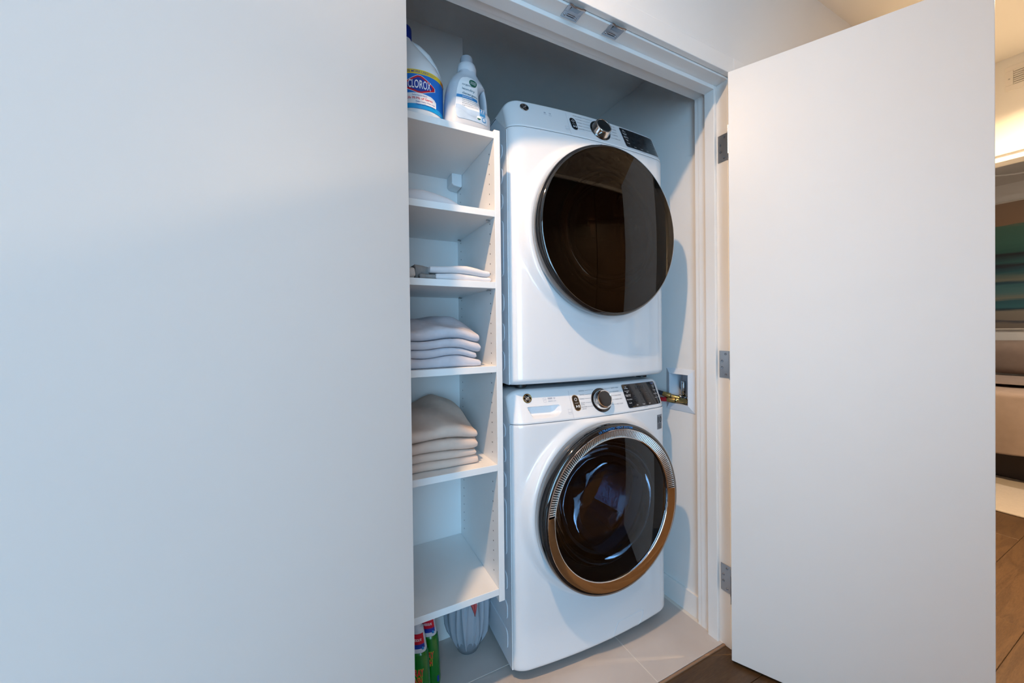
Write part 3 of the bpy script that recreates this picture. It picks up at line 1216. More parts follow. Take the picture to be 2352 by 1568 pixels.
        build('door_glass', MB().lathe(gp, 96, 'y', c_), 'washer_glass', dr, smooth='all')
        # inner bowl of the door
        bp = [(.232, -.010), (.228, .012), (.205, .050), (.170, .085), (.120, .108), (.06, .118), (.0005, .120)]
        build('door_bowl', MB().lathe(bp, 64, 'y', c_), 'bowl_glass', dr, smooth='all')
        build('inner_frame', MB().lathe([(.2530, -.056), (.247, -.030), (.236, -.012), (.231, -.008), (.231, .02), (.262, .02)], 96, 'y', c_), 'black_matte', dr, smooth=True)
        build('gasket', MB().lathe([(.262, .010), (.246, .020), (.238, .040), (.246, .058), (.232, .072), (.226, .090), (.234, .105)], 72, 'y', c_), 'gasket', t, smooth=True)
        # drum
        drm = build('drum', MB().lathe([(.234, .100), (.262, .112), (.266, .13), (.266, .46), (.24, .475), (.16, .468), (.06, .452), (.0005, .45)], 72, 'y', c_), 'drum_steel', t, smooth=True, angle=50)
        for k in range(3):
            a = radians(75 + 120 * k)
            lf = MB()
            lf.prism([(-.045, 0), (.045, 0), (.022, .05), (-.022, .05)], lambda p, q: (p, .14, q - .266), lambda p, q: (p * .6, .44, q * .8 - .266))
            lf.xf(Matrix.Translation((DCX, 0, DCH)) @ Matrix.Rotation(a, 4, 'Y'))
            build('drum_lifter', lf, 'gasket', drm, bevel=.008)
        # drum back perforations: flat dark discs standing in for shaded holes
        pf = MB()
        for ring_i in range(3, 12):
            rr = .02 * ring_i
            for k in range(ring_i * 5):
                a = 2 * pi * k / (ring_i * 5)
                yy_ = .452 if rr < .06 else .452 + (rr - .06) * .16 if rr < .16 else .468 + (rr - .16) * .085
                cx_, cz_ = DCX + rr * cos(a), DCH + rr * sin(a)
                b = len(pf.v)
                for q in range(6):
                    pf.v.append((cx_ + .0026 * cos(q * pi / 3), yy_ - .002, cz_ + .0026 * sin(q * pi / 3)))
                pf.f.append(tuple(b + q for q in range(6)))
        o = build('drum_perforations', pf, 'dark_hole', t, fix=False)
        o['kind'] = 'stuff'
    else:
        build('door_ring', MB().lathe([(.262, -.010), (.298, -.012), (.3015, -.016), (DR, -.036), (DR + .001, -.050), (.3030, -.060), (.2975, -.0675), (.2925, -.0700), (.2905, -.0690)], 128, 'y', c_), 'black_gloss', dr, smooth=True, angle=50)
        gp = [(.0004, -.0790)] + [(.2915 * k / 14, -.0790 + .0095 * (k / 14) ** 2) for k in range(1, 15)]
        build('door_glass', MB().lathe(gp, 96, 'y', c_), 'dryer_glass', dr, smooth='all')
        # inner pane and its moulded ring seen through the smoked front
        build('inner_ring', MB().lathe([(.290, -.050), (.250, -.046), (.222, -.044), (.214, -.050), (.206, -.046), (.202, -.02)], 96, 'y', c_), 'sofa_dark', dr, smooth=True, angle=50)
        build('inner_pane', MB().lathe([(.203, -.030), (.190, -.005), (.15, .03), (.08, .05), (.0005, .055)], 72, 'y', c_), 'smoke_bowl', dr, smooth='all')
        build('drum', MB().lathe([(.262, .02), (.24, .06), (.27, .08), (.27, .5), (.0005, .5)], 48, 'y', c_), 'drum_steel', t, smooth=True)
    # ---- feet
    for sx in (-.29, .29):
        for y_ in (.10, .66):
            hgt = z0 if W else .016
            build('foot', MB().lathe([(.0001, -hgt), (.022, -hgt), (.022, -hgt + .010), (.012, -hgt + .012), (.012, .014), (.0001, .014)], 20, c=(sx, y_, 0)), 'black_matte', t, smooth=True)
    # dark plinth set back under the front
    if W:
        build('plinth', MB().box(-HW + .03, HW - .03, ye + .05, ye + .065, -.034, .012), 'black_matte', t)
        # pump access flap, outlined by a thin raised line
        pts = [(.037, .004), (.055, .040), (.066, .060), (.072, .064), (.196, .0635), (.202, .059), (.197, .040), (.170, .004)]
        fl_ = MB()
        for i in range(len(pts) - 1):
            a, b2 = pts[i], pts[i + 1]
            k2 = max(2, int(12 * abs(b2[0] - a[0]) / .1) + 2)
            fl_.tube([(a[0] + (b2[0] - a[0]) * s_, front_y(a[0] + (b2[0] - a[0]) * s_, a[1] + (b2[1] - a[1]) * s_) - .0003, a[1] + (b2[1] - a[1]) * s_) for s_ in lin(0, 1, k2)], .0011, 6)
        build('pump_flap', fl_, 'appliance', t, smooth=True)
        sk = MB()

        def fo(x, h, o_):
            return (x, front_y(x, h) - o_, h)
        sk.grid(lambda x, h: fo(x, h, .0006), lin(.293, .327, 8), lin(.7685, .8285, 6))
        st = build('warranty_sticker', sk, 'sticker_grey', t, fix=False)
        s2 = MB()
        text_mb('10', .024, lambda u, v: fo(.3105 + u, .7965 + v, .0010), width=.026, mb=s2, weight=.02)
        for h_ in (.7885, .7835, .7785, .7735):
            s2.grid(lambda x, h: fo(x, h, .0010), lin(.300, .322, 4), [h_, h_ + .0018])
        small(build('sticker_print', s2, 'black_matte', st, fix=False))
    return t


def thing_part(name, parent):
    o = bpy.data.objects.new(name, None)
    o.empty_display_size = .02
    COL.objects.link(o)
    o.parent = parent
    return o


make_glass('smoke_bowl', (0.45, 0.42, 0.40), .03, .06)
washer = machine('washing_machine', 'white front-load washing machine with chrome-ribbed round door, standing on the tile floor', .040, .858, .973)
dryer = machine('clothes_dryer', 'white front-load dryer with smoked round glass door, stacked on top', 1.033, .884, 1.000)
# stacking bracket between the two machines
t = thing('stacking_bracket', 'dark metal stacking bracket in the gap between washer and dryer', 'bracket', (.9175, 1.083, 1.0), radians(-1.6))
build('bracket_plate', MB().box(-.33, .33, .16, .70, .0145, .0165), 'black_matte', t)

# ================================================================== SHELF UNIT
SX0, SX1, SYF, SYB = -.11, .498, 1.061, 1.436
TOPS = [1.843, 1.598, 1.374, 1.111, .800, .407]
su = thing('shelf_unit', 'white laminate wall-hung shelf unit with six shelves, left of the machines', 'shelf unit', (SX0, SYF, .365))


def L(x, y, z):
    return (x - SX0, y - SYF, z - .365)


def lbox(x0, x1, y0, y1, z0, z1):
    a, b = L(x0, y0, z0), L(x1, y1, z1)
    return MB().box(a[0], b[0], a[1], b[1], a[2], b[2])


side = build('side_panel', lbox(.478, .498, SYF, SYB, .365, 1.850), 'laminate', su, bevel=.0012)
build('side_panel', lbox(SX0, SX0 + .02, SYF, SYB, .365, 1.850), 'laminate', su, bevel=.0012)
build('back_panel', lbox(SX0 + .02, .478, 1.428, SYB, .388, 1.843), 'laminate', su)
for zt in TOPS:
    build('shelf', lbox(SX0 + .0202, .4778, SYF + .001, 1.4278, zt - .0205, zt), 'laminate', su, bevel=.001)
# peg holes: front and back row, 32 mm pitch
ph = MB()
for yh in (1.101, 1.387):
    z = .445
    while z < 1.815:
        if all(not (zt - .024 < z < zt + .006) for zt in TOPS):
            c0 = L(.4776, yh, z)
            b = len(ph.v)
            for q in range(8):
                ph.v.append((c0[0], c0[1] + .0024 * cos(q * pi / 4), c0[2] + .0024 * sin(q * pi / 4)))
            ph.f.append(tuple(b + q for q in range(8)))
        z += .032
o = build('peg_holes', ph, 'dark_hole', side, fix=False)
o['kind'] = 'stuff'
for zt in TOPS[1:5]:
    for yh in (1.101, 1.387):
        c0 = L(.471, yh, zt - .0235)
        build('shelf_pin', MB().tube([(c0[0] - .006, c0[1], c0[2]), (c0[0] + .0064, c0[1], c0[2])], [.0032, .0026], 8), 'satin_steel', su, smooth=True)
# hanging bracket cover under the top shelf, back right corner
bc = MB()
c0 = L(.436, 1.362, 1.774)
bc.prism([(0, .050), (0, .012), (.006, .004), (.034, 0), (.0415, .002), (.0415, .050)],
         lambda a, b: (c0[0] + a, c0[1], c0[2] + b + .0), lambda a, b: (c0[0] + a, c0[1] + .064, c0[2] + b * 1.0))
build('bracket_cover', bc, 'paper_white', su, bevel=.004, seg=3)


# ================================================================== TOWELS
def towel(name, label, group, x0, x1, y0, y1, bot, top, material, seed, p=.55, pe=.5, hem=None, end=None):
    """folded cloth: bot/top are heights as functions of (x, y); rounded front fold and ends"""
    bx = ((x0 + x1) / 2, (y0 + y1) / 2, bot((x0 + x1) / 2, (y0 + y1) / 2))
    nu, nf, ns = 52, 12, 14
    sec = [('f', -pi / 2 - pi * k / nf) for k in range(nf + 1)] + [('t', k / ns) for k in range(1, ns)] + [('k', pi / 2 - pi * k / 6) for k in range(7)] + [('b', k / ns) for k in range(1, ns)]
    nv = len(sec)

    def fn(u, vi):
        su_ = 2 * u - 1
        kk = max(0.0, 1 - abs(su_) ** 26) ** .5
        w = noise.noise(Vector((u * 4.1 + seed, seed * 1.7, 0))) * .005
        X = x0 + (x1 - x0) * u
        ty_, q = sec[vi]
        th = top(X, y0) - bot(X, y0)
        rf = min(.5 * th * (1.5 if p > .6 else 1.0), .03)
        if ty_ == 'f':
            Y, pz = y0 + rf + rf * cos(q), -sin(q) * -1
            pz = sin(q)
        elif ty_ == 't':
            Y, pz = y0 + rf + (y1 - y0 - rf - .01) * q, 1
        elif ty_ == 'k':
            Y, pz = y1 - .01 + .01 * cos(q), sin(q)
        else:
            Y, pz = y1 - .01 - (y1 - y0 - rf - .01) * q, -1
        fr_ = max(0, 1 - (Y - y0) / .05)
        Y += w * fr_
        if p > .6:
            pz = (abs(pz) ** .8) * (1 if pz > 0 else -1)
        X += noise.noise(Vector((vi * .35, seed, 4))) * .003 * su_
        b_, t_ = bot(X, Y), top(X, Y)
        mid = (b_ + t_) / 2
        Z = mid + (t_ - b_) / 2 * pz * (.62 + .38 * kk)
        Z += noise.noise(Vector((X * 30 + seed, Y * 22, pz * 2))) * (.0022 if p > .6 else .0008) * (.3 if pz < 0 else 1)
        return (X - bx[0], Y - bx[1], max(Z, b_ + .0002) - bx[2])
    mb = MB().grid(fn, [0, .003, .008] + lin(.016, .984, nu - 6) + [.992, .997, 1], list(range(nv)), close_v=True)
    mb.f.append(tuple(range(nv)))
    mb.f.append(tuple((nu - 1) * nv + k for k in range(nv)))
    o = build(name, mb, material, None, smooth='all')
    o.location = bx
    tag(o, label, 'towel', group)
    if hem:
        # stitched hem edge folded at the right end
        hx0, hx1, hz0, hz1, hy = hem
        hb = MB()
        hb.grid(lambda a, b: (hx0 + (hx1 - hx0) * a - bx[0], hy + .008 * a * a + .05 * b - bx[1], hz0 + (hz1 - hz0) * (.5 + .5 * sin(pi * (b - .5))) - bx[2] + .001 * sin(a * 9)), lin(0, 1, 8), lin(0, 1, 8))
        hb2 = build('hem', hb, material, o, smooth='all')
        md = hb2.modifiers.new('thick', 'SOLIDIFY')
        md.thickness = .002
    return o


def lv(zl, zr, wob=0.0, ph_=0.0, back=0.0, y0=1.09):
    """height running from zl at X=.22 to zr at X=.43, with a sag"""
    def g(x, y):
        k = (x - .22) / .21
        return zl + (zr - zl) * k + wob * sin(x * 38 + ph_) + back * (y - y0)
    return g


GAP = .0006


def up_(f, d=GAP):
    return lambda x, y: f(x, y) + d


# grey stack
Z4 = 1.1112
g0 = lambda x, y: Z4
g1 = lambda x, y: 1.141 - .013 * sstep(.36, .44, x) + .002 * sin(x * 40) - .006 * sstep(.13, .24, x) * (1 - sstep(.24, .33, x)) + .006
g2 = lambda x, y: g1(x, y) + .024 + .003 * sin(x * 25 + 1)
g3 = lambda x, y: g2(x, y) + .025 + .005 * sstep(.28, .42, x)
g4 = lambda x, y: g3(x, y) + .036 + .034 * sstep(1.09, 1.22, y) + .004 * sin(x * 42 + y * 30) - .008 * sstep(.38, .44, x)
GR = 'grey linen towels stacked on the fourth shelf'
towel('folded_towel', 'grey linen folded towel, bottom of the grey stack', GR, .08, .432, 1.079, 1.38, g0, up_(g1, -GAP), 'linen_grey', 1)
towel('folded_towel', 'grey linen folded towel, thin one second from the bottom of the grey stack', GR, .075, .419, 1.082, 1.375, g1, up_(g2, -GAP), 'linen_grey', 2)
towel('folded_towel', 'grey linen folded towel with hem sticking out, second from top of the grey stack', GR, .08, .432, 1.078, 1.38, g2, up_(g3, -GAP), 'linen_grey', 3, hem=(.428, .446, 1.166, 1.182, 1.10))
towel('folded_towel', 'thick grey linen folded towel on top of the grey stack', GR, .07, .430, 1.082, 1.39, g3, up_(g4, -GAP), 'linen_grey', 4, p=.7, pe=.62)
# beige stack
Z5 = .8002
b0 = lambda x, y: Z5
b1 = lambda x, y: Z5 + .0275 + .0015 * sin(x * 30)
b2 = lambda x, y: b1(x, y) + .0265 - .006 * sstep(.33, .43, x)
b3 = lambda x, y: b2(x, y) + .034 + .003 * sin(x * 22 + .5)
b4 = lambda x, y: b3(x, y) + .040 + .030 * sstep(1.10, 1.26, y) + .004 * sin(x * 36 + y * 24) - .010 * sstep(.36, .43, x) + .022 * sstep(1.2, 1.36, y) * (1 - sstep(.16, .24, x) * (1 - sstep(.27, .36, x)))
BE = 'beige linen towels stacked on the fifth shelf'
towel('folded_towel', 'beige linen folded towel with hem edge, bottom of the beige stack', BE, .08, .428, 1.100, 1.395, b0, up_(b1, -GAP), 'linen_beige', 5, hem=(.415, .436, .8035, .822, 1.108))
towel('folded_towel', 'beige linen folded towel, second from the bottom of the beige stack', BE, .085, .421, 1.101, 1.39, b1, up_(b2, -GAP), 'linen_beige', 6)
towel('folded_towel', 'beige linen folded towel, second from the top of the beige stack', BE, .08, .425, 1.097, 1.39, b2, up_(b3, -GAP), 'linen_beige', 7)
towel('folded_towel', 'thick beige linen folded towel on top of the beige stack', BE, .075, .426, 1.100, 1.40, b3, up_(b4, -GAP), 'linen_beige', 8, p=.7, pe=.62)
# white cloths on the third shelf
Z3 = 1.3742
w0 = lambda x, y: Z3
w1 = lambda x, y: Z3 + .021 - .004 * sstep(.38, .47, x) + .0015 * sin(x * 40)
w2 = lambda x, y: w1(x, y) + .023 + .003 * sin(x * 33 + 1) - .002 * sstep(.40, .46, x)
WH = 'white cloths on the third shelf'
towel('folded_cloth', 'white terry folded cloth lying directly on the third shelf', WH, .293, .468, 1.076, 1.30, w0, up_(w1, -GAP), 'terry_white', 9)
towel('folded_cloth', 'white terry folded cloth lying on the other white cloth', WH, .275, .465, 1.074, 1.29, w1, up_(w2, -GAP), 'terry_white', 10)
towel('rolled_cloth', 'grey bunched-up cloth beside the two white cloths', 'bunched cloths on the third shelf', .238, .279, 1.10, 1.28, w0, lambda x, y: Z3 + .046 + .004 * sin(x * 60), 'terry_grey', 11, p=.8, pe=.8)
towel('rolled_cloth', 'small grey folded corner of cloth under the bunched grey cloth', 'bunched cloths on the third shelf', .246, .292, 1.077, 1.099, w0, lambda x, y: Z3 + .016, 'terry_grey', 12, p=.9, pe=.9)
towel('rolled_cloth', 'cream rolled cloth at the left on the third shelf, partly behind the door', 'bunched cloths on the third shelf', .165, .231, 1.072, 1.25, w0, lambda x, y: Z3 + .034, 'terry_cream', 13, p=.8, pe=.8)
# white towel on the second shelf
Z2 = 1.5982
towel('folded_towel', 'fluffy white towel alone on the second shelf under the top shelf', None, .06, .405, 1.12, 1.38, lambda x, y: Z2, lambda x, y: Z2 + .052 + .006 * sin(x * 30) - .030 * sstep(.34, .41, x) + .016 * sstep(1.12, 1.3, y), 'terry_white', 14, p=.75, pe=.7)


# ================================================================== BOTTLES ON THE TOP SHELF
def section(prof, z):
    for i in range(len(prof) - 1):
        a, b = prof[i], prof[i + 1]
        if a[0] <= z <= b[0]:
            k = (z - a[0]) / (b[0] - a[0]) if b[0] > a[0] else 0
            k = k * k * (3 - 2 * k) if len(a) > 5 else k
            return [a[j] + (b[j] - a[j]) * k for j in range(1, 5)]
    return list(prof[-1][1:5]) if z > prof[-1][0] else list(prof[0][1:5])


def body_fn(prof, e=.85):
    """prof rows: z, centre x, half width, half depth, (unused)"""
    def fn(a, z, off=0.0):
        cx, hw, hd, _ = section(prof, z)
        c, s = cos(a), sin(a)
        return (cx + (hw + off) * abs(c) ** e * (1 if c > 0 else -1), (hd + off) * abs(s) ** e * (1 if s > 0 else -1), z)
    return fn


def bottle_body(name, prof, parent, material, e=.85, n=56):
    fn = body_fn(prof, e)
    zs = []
    for i in range(len(prof) - 1):
        zs += lin(prof[i][0], prof[i + 1][0], 5)[:-1]
    zs.append(prof[-1][0])
    mb = MB().grid(lambda a, z: fn(a, z), [2 * pi * k / n for k in range(n)], zs, close_u=True)
    nz = len(zs)
    mb.f.append(tuple(k * nz for k in range(n)))
    mb.f.append(tuple(k * nz + nz - 1 for k in range(n)))
    return build(name, mb, material, parent, smooth=True, angle=50), fn


# bleach jug
bl = thing('bleach_bottle', 'white bleach jug with blue label and blue cap on the top shelf', 'bottle', (.263, 1.155, 1.8432), radians(-8), 'bottles on the top shelf')
pf_ = [(0, 0, .068, .066, 0), (.006, 0, .0755, .0725, 0), (.020, 0, .0765, .0735, 0), (.136, 0, .0765, .0735, 0), (.150, -.001, .075, .072, 0), (.176, -.006, .067, .064, 0),
       (.210, -.018, .050, .046, 0), (.240, -.030, .034, .030, 0), (.262, -.038, .022, .020, 0), (.270, -.038, .019, .019, 0), (.282, -.038, .019, .019, 0)]
_, bfn = bottle_body('jug_body', pf_, bl, 'bleach_plastic', .92)
build('cap', MB().lathe([(.0001, .306), (.018, .306), (.0215, .302), (.0225, .296), (.0225, .268), (.0215, .266), (.0001, .266)], 32, c=(-.038, 0, 0)), 'blue_cap', bl, smooth=True, angle=40)
hn = MB()
hn.tube([(-.018, 0, .258), (.004, 0, .247), (.030, 0, .225), (.050, 0, .195), (.062, 0, .165), (.066, 0, .140), (.064, 0, .12)], [.010, .012, .0135, .0135, .0135, .014, .012], 14)
build('handle', hn, 'bleach_plastic', bl, smooth='all')


def wrap(fn, z0, off):
    """map (u,v) arclength from the front centre (-Y side) onto the jug"""
    def g(u, v):
        a = -pi / 2 + u / .075
        return fn(a, z0 + v, off)
    return g


def wrap_patch(parent, name, fn, material, u0, u1, v0, v1, off, n=24, shape=None):
    mb = MB().grid(lambda u, v: fn(-pi / 2 + u / .075, v, off), lin(u0, u1, n), lin(v0, v1, 5))
    return build(name, mb, material, parent, smooth='all', fix=False)


def wrap_poly(mb, fn, pts, off):
    """polygon fan, finely subdivided outline"""
    cx = sum(p[0] for p in pts) / len(pts)
    cy = sum(p[1] for p in pts) / len(pts)
    out = []
    for i in range(len(pts)):
        a, b = pts[i], pts[(i + 1) % len(pts)]
        for s_ in lin(0, 1, 15)[:-1]:
            out.append((a[0] + (b[0] - a[0]) * s_, a[1] + (b[1] - a[1]) * s_))
    n = len(out)
    rings = [1, .8, .6, .4, .2]
    b = len(mb.v)
    for r_ in rings:
        for (x, y) in out:
            mb.v.append(fn(-pi / 2 + (cx + (x - cx) * r_) / .075, cy + (y - cy) * r_, off))
    mb.v.append(fn(-pi / 2 + cx / .075, cy, off))
    for k in range(4):
        for i in range(n):
            j = (i + 1) % n
            mb.f.append((b + k * n + i, b + k * n + j, b + (k + 1) * n + j, b + (k + 1) * n + i))
    for i in range(n):
        mb.f.append((b + 4 * n + i, b + 4 * n + (i + 1) % n, b + 5 * n))
    return mb


CU = .012        # label centre, in arclength to the right of the jug's front
lb = wrap_patch(bl, 'label', bfn, 'label_blue', -.09, .116, .024, .124, .0006, 60)
build('label_band', MB().grid(lambda u, v: bfn(-pi / 2 + u / .075, v, .0007), lin(-.09, .072, 40), [.124, .130, .1365]), 'label_yellow', lb, smooth='all', fix=False)
build('label_band_end', MB().grid(lambda u, v: bfn(-pi / 2 + u / .075, v, .0007), lin(.072, .116, 14), [.124, .130, .1365]), 'label_orange', lb, smooth='all', fix=False)
build('label_wave', wrap_poly(MB(), bfn, [(-.06, .0380), (.048, .0380), (.048, .055), (.042, .061), (.03, .066), (0, .069), (-.06, .067)], .0010), 'paper_white', lb, smooth='all', fix=False)
build('label_sky_band', MB().grid(lambda u, v: bfn(-pi / 2 + u / .075, v, .0010), lin(-.06, .116, 40), [.0245, .030, .0375]), 'label_sky', lb, smooth='all', fix=False)


def hexa(s, cx=CU - .013, cy=.0915):
    return [(cx + s * x, cy + s * y) for x, y in ((-.048, .004), (-.004, .030), (.004, .030), (.047, .004), (.047, -.006), (.006, -.024), (-.004, -.024), (-.048, -.008))]


build('label_crest_edge', wrap_poly(MB(), bfn, hexa(.97), .0012), 'paper_white', lb, smooth='all', fix=False)
build('label_crest', wrap_poly(MB(), bfn, hexa(.92), .0016), 'label_red', lb, smooth='all', fix=False)
build('label_crest_field', wrap_poly(MB(), bfn, hexa(.74), .0020), 'label_navy', lb, smooth='all', fix=False)
tw_ = MB()
text_mb('CLOROX', .0235, wrap(bfn, .0820, .0027), width=.058, mb=text_mb('', .01, wrap(bfn, 0, 0), mb=tw_), weight=.012)
small(build('label_name', tw_, 'paper_white', lb, fix=False))
tk = text_mb('50% MORE USES!', .0068, lambda u, v: wrap(bfn, .1268, .0014)(u + .0235, v), width=.060, weight=.004, align='R')
text_mb('CONCENTRATED', .0022, lambda u, v: wrap(bfn, .1305, .0014)(u + .036, v), mb=tk)
text_mb('FORMULA', .0022, lambda u, v: wrap(bfn, .1265, .0014)(u + .034, v), mb=tk)
small(build('label_band_text', tk, 'label_navy', lb, fix=False))
tr2 = text_mb('Kills 99.9% of Germs', .0068, lambda u, v: wrap(bfn, .0505, .0016)(u + .035, v), width=.070, weight=.012, align='R')
small(build('label_claim', tr2, 'label_red', lb, fix=False))
tb2 = text_mb('Performance bleach', .0040, lambda u, v: wrap(bfn, .0605, .0016)(u, v), width=.037, weight=.006)
text_mb('Keeps Clothes Whiter Longer', .0042, lambda u, v: wrap(bfn, .0425, .0016)(u + .017, v), width=.052, weight=.006, mb=tb2)
text_mb('Cleans and Protects Surfaces', .0042, lambda u, v: wrap(bfn, .0345, .0016)(u + .017, v), width=.052, weight=.006, mb=tb2)
small(build('label_text', tb2, 'label_navy', lb, fix=False))

# detergent bottle
dt = thing('detergent_bottle', 'translucent grey laundry detergent bottle with handle and white label on the top shelf', 'bottle', (.4085, 1.112, 1.8432), radians(4), 'bottles on the top shelf')
dt.scale = (1, 1, .89)
DW, DD = .0755, .042


def det_outline():
    # right side includes the handle bulge; (z, left x, right x)
    return [(0, -.068, .060), (.006, -.0715, .0640), (.012, -.073, .0690), (.020, -.0735, .0745), (.040, -.0735, .0755), (.060, -.0735, .0750), (.068, -.0730, .0690), (.085, -.0725, .0660), (.120, -.0695, .0635), (.150, -.064, .0590), (.170, -.057, .052), (.186, -.046, .042), (.196, -.036, .034), (.202, -.029, .0285), (.208, -.029, .0285)]


do = det_outline()


def det_lr(z):
    for i in range(len(do) - 1):
        if do[i][0] <= z <= do[i + 1][0]:
            k = (z - do[i][0]) / (do[i + 1][0] - do[i][0])
            return do[i][1] + (do[i + 1][1] - do[i][1]) * k, do[i][2] + (do[i + 1][2] - do[i][2]) * k
    return do[-1][1], do[-1][2]


def grip(z):
    """left edge of the finger hole and right edge, or None"""
    if z < .075 or z > .150:
        return None
    k = (z - .075) / .075
    w = .014 * sin(pi * k) ** .6
    c = .046 - .004 * k
    return (c - w * .75, c + w * .45)


def det_depth(z):
    if z > .150:
        k = sstep(.150, .196, z)
        return DD * (1 - k) + .0285 * k
    return DD * (.93 if z < .006 else 1)


def det_section(xl, xr, d, z, n, e=.75):
    out = []
    for k in range(n):
        a = 2 * pi * k / n
        c, s = cos(a), sin(a)
        cx, hw = (xl + xr) / 2, (xr - xl) / 2
        out.append((cx + hw * abs(c) ** e * (1 if c > 0 else -1), d * abs(s) ** e * (1 if s > 0 else -1), z))
    return out


zs = [0, .002, .006, .012, .020, .04, .055, .062, .068, .075] + lin(.08, .145, 14) + [.150, .158, .166, .174, .18, .186, .191, .196, .202, .208]
nb = 48
mb = MB()
for z in zs:                                       # main body, its right edge stops at the finger hole
    xl, xr = det_lr(z)
    g = grip(z)
    mb.v += det_section(xl, (g[0] if g else xr) , det_depth(z), z, nb)
for i in range(len(zs) - 1):
    for k in range(nb):
        k2 = (k + 1) % nb
        mb.f.append((i * nb + k, i * nb + k2, (i + 1) * nb + k2, (i + 1) * nb + k))
mb.f.append(tuple(range(nb)))
mb.f.append(tuple((len(zs) - 1) * nb + k for k in range(nb)))
build('bottle_body', mb, 'detergent_plastic', dt, smooth=True, angle=50)
hz = [.066, .072] + lin(.076, .148, 14) + [.152, .160]
mb = MB()
for z in hz:
    xl, xr = det_lr(z)
    g = grip(min(max(z, .0755), .1495))
    mb.v += det_section(g[1], xr, .020, z, 20, .85)
for i in range(len(hz) - 1):
    for k in range(20):
        k2 = (k + 1) % 20
        mb.f.append((i * 20 + k, i * 20 + k2, (i + 1) * 20 + k2, (i + 1) * 20 + k))
build('handle', mb, 'detergent_plastic', dt, smooth='all')
nk = MB().lathe([(.0285, .204), (.030, .210), (.030, .226), (.0285, .229), (.0275, .236), (.0225, .240), (.0001, .240)], 40)
build('collar', nk, 'cap_white', dt, smooth=True, angle=50)
cp_ = MB()
ncp = 64
cpz = [.236, .238, .262, .266, .268]
cpr = [.0200, .0205, .0195, .0185, .0150]


def capfn(k, j):
    a = 2 * pi * k / ncp
    r_ = cpr[j] + (.0006 if (k % 2 == 0 and j in (1, 2)) else 0)
    return (r_ * cos(a), r_ * sin(a), cpz[j])


cp_.grid(capfn, list(range(ncp)), list(range(5)), close_u=True)
cp_.f.append(tuple(k * 5 + 4 for k in range(ncp)))
build('cap', cp_, 'cap_clear', dt, smooth=True)

# detergent label, laid on the flat front
def df(x, z, off):
    xl, xr = det_lr(z)
    g = grip(z)
    if g:
        xr = g[0]
    cx, hw = (xl + xr) / 2, (xr - xl) / 2
    q = max(-1, min(1, (x - cx) / hw))
    c = abs(q) ** (1 / .75)
    s = sqrt(max(0, 1 - c * c)) ** .75
    return (x, -(det_depth(z) * s) - off, z)


edge = [(.024, -.044, .048), (.028, -.049, .052), (.038, -.052, .0525), (.050, -.0535, .0520), (.060, -.054, .045), (.075, -.0535, .036), (.095, -.052, .028), (.120, -.049, .0225), (.145, -.043, .0185), (.160, -.036, .0150), (.170, -.026, .008), (.174, -.014, .000)]


def lab_lr(z):
    for i in range(len(edge) - 1):
        if edge[i][0] <= z <= edge[i + 1][0]:
            k = (z - edge[i][0]) / (edge[i + 1][0] - edge[i][0])
            return edge[i][1] + (edge[i + 1][1] - edge[i][1]) * k, edge[i][2] + (edge[i + 1][2] - edge[i][2]) * k
    return edge[-1][1:]


def lab_patch(z0, z1, material, parent, name, off, f0=0.0, f1=1.0, n=20):
    def fn(u, z):
        a, b = lab_lr(z)
        return df(a + (b - a) * (f0 + (f1 - f0) * u), z, off)
    return build(name, MB().grid(fn, lin(0, 1, n), lin(z0, z1, 24)), material, parent, smooth='all', fix=False)


dl = lab_patch(.024, .174, 'paper_white', dt, 'label', .0006)
lab_patch(.0245, .060, 'label_pale', dl, 'label_water', .0010)
wv = MB().grid(lambda u, k: df(lab_lr(.062)[0] + .001 + (.042 - lab_lr(.062)[0]) * u, (.060 + .010 * sin(u * 5 + 1.2) * (1 - u * .5)) - (0 if k else .018 * (1 - abs(u - .4))), .0013), lin(0, 1, 30), [0, 1])
build('label_wave', wv, 'label_pale', dl, smooth='all', fix=False)
tl = lambda x, z, off=.0014: (lambda u, v: df(x + u, z + v, off))
d_t = text_mb('organic', .0062, tl(-.034, .1375), align='L', width=.034)
text_mb('laundry', .0078, tl(-.034, .1215), align='L', width=.042, weight=.004, mb=d_t)
text_mb('detergent', .0078, tl(-.034, .1065), align='L', width=.054, weight=.004, mb=d_t)
small(build('label_title', d_t, 'label_teal', dl, fix=False))
bar = MB().grid(lambda u, v: df(lab_lr(v)[0] + .0003 + (.018 - lab_lr(v)[0]) * u, v, .0014), lin(0, 1, 14), [.0930, .0955, .1005, .1025])
build('label_bar', bar, 'label_mid', dl, fix=False)
small(build('label_bar_text', text_mb('unscented', .0046, tl(-.034, .0958, .0020), align='L', width=.032), 'paper_white', dl, fix=False))
d_s = MB()
for i, s_ in enumerate(('Made with Plant-Derived Ingredients', 'Gentle on Skin & Hypoallergenic', 'No Added Fragrances or Dyes', 'Tough on Stains, Grease and Dirt')):
    text_mb(s_, .0030, tl(-.034, .0868 - i * .0062), align='L', width=(.058, .052, .047, .052)[i], mb=d_s)
small(build('label_small_text', d_s, 'ink', dl, fix=False))


def disc(cx, cz, r_, off, n=24):
    m_ = MB()
    m_.v.append(df(cx, cz, off))
    for k in range(n):
        m_.v.append(df(cx + r_ * cos(2 * pi * k / n), cz + r_ * sin(2 * pi * k / n), off))
    for k in range(n):
        m_.f.append((0, 1 + k, 1 + (k + 1) % n))
    return m_


